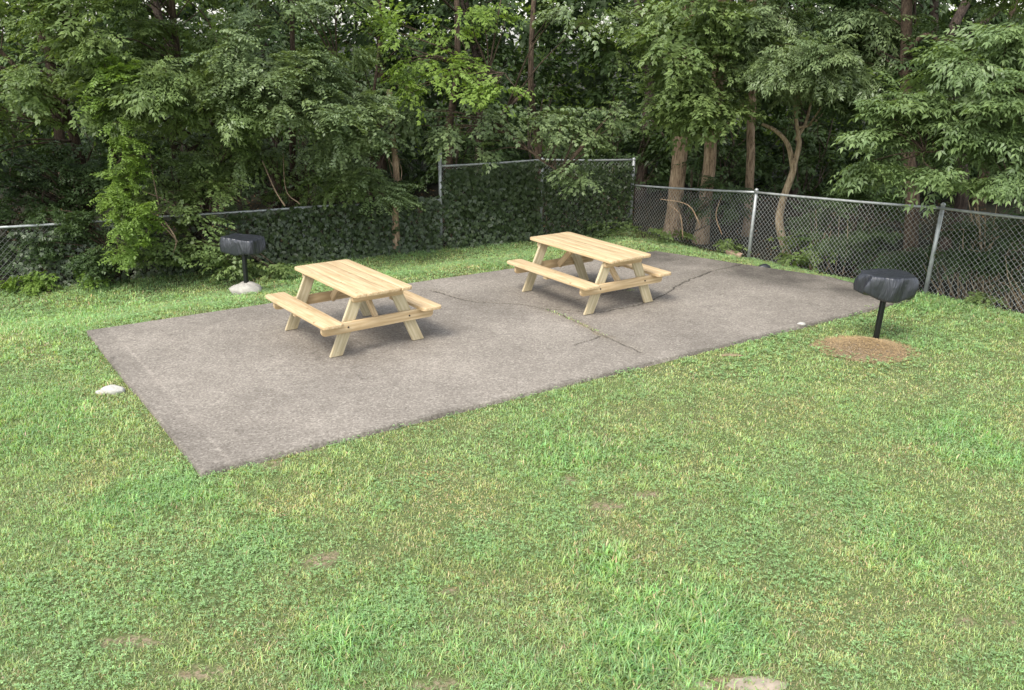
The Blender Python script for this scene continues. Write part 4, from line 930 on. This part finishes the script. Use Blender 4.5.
mass(11000, -24, 26, 31, 38, 12, .30, 'leaf_yel', 'far woodland coloured as if backlit, glimpsed through gaps between the nearer trees', 1.6, 2.6, 7.)  # brighter leaf colour stands in for backlight on the far wood
# leaf litter
n = 9000; y = rng.uniform(12.5, 25, n); x = rng.uniform(-12, 12, n); k = beyond(x, y) > rng.uniform(-.5, .2, n); x, y = x[k], y[k]; n = len(x)
a = rng.uniform(0, 2*pi, n); P = np.stack([x, y, ground(x, y)+rng.uniform(.004, .02, n)], -1); Bs = rot_basis(np.stack([np.cos(a), np.sin(a), rng.uniform(-.3, .3, n)], -1), roll=rng.uniform(-.6, .6, n))
T_ = leaf_q(1, .5, .2, .2); V = P[:, None]+(T_[None]*rng.uniform(.04, .08, n)[:, None, None])@Bs; A = Acc(); A.add(V.reshape(-1, 3), (np.arange(n)[:, None, None]*5+LQ[None]).reshape(-1, 4))
M['litter'] = leaf_mat('fallen_leaves', (.16, .095, .05), .5, .1, .8, .2)
tag(A.build('leaf_litter', M['litter']), 'brown fallen leaves lying under the trees behind the fences', 'leaf litter', kind='stuff')


# ------------------------------------------------------------------ light, sky, camera
SE, SA = radians(52), radians(212)     # elevation, azimuth clockwise from +Y
w = bpy.data.worlds.new('World'); scene.world = w; w.use_nodes = True
nt = w.node_tree; bg = nt.nodes['Background']; sky = nt.nodes.new('ShaderNodeTexSky'); sky.sky_type = 'NISHITA'; sky.sun_disc = False
sky.sun_elevation = SE; sky.sun_rotation = SA; sky.air_density = 1.2; sky.dust_density = 1.5; sky.ozone_density = 1.
hs = nt.nodes.new('ShaderNodeHueSaturation'); hs.inputs['Saturation'].default_value = .35; nt.links.new(sky.outputs[0], hs.inputs['Color']); nt.links.new(hs.outputs[0], bg.inputs[0]); bg.inputs[1].default_value = .15
ld = bpy.data.lights.new('sun', 'SUN'); ld.energy = 1.5; ld.angle = radians(22); ld.color = (1, .95, .86)
so = bpy.data.objects.new('sun', ld); col.objects.link(so)
from mathutils import Vector
sd = Vector((sin(SA)*cos(SE), cos(SA)*cos(SE), sin(SE))); so.rotation_euler = (-sd).to_track_quat('-Z', 'Y').to_euler(); so.location = sd*30
cd = bpy.data.cameras.new('camera'); cam = bpy.data.objects.new('camera', cd); col.objects.link(cam); scene.camera = cam
cd.sensor_width = 36; cd.lens = FPX/1024*36; cd.clip_start = .1; cd.clip_end = 3000
from mathutils import Matrix
cam.matrix_world = Matrix.Translation((0, 0, CH)) @ Matrix.Rotation(pi/2-PIT, 4, 'X') @ Matrix.Rotation(ROL, 4, 'Z')
vs = scene.view_settings; vs.view_transform = 'Standard'; vs.look = 'None'; vs.exposure = 1.27; vs.gamma = 1; vs.use_curve_mapping = False
scene.cycles.max_bounces = 6; scene.cycles.diffuse_bounces = 3; scene.cycles.glossy_bounces = 2; scene.cycles.transmission_bounces = 3; scene.cycles.transparent_max_bounces = 4
scene.cycles.use_denoising = True; scene.cycles.sample_clamp_indirect = 4
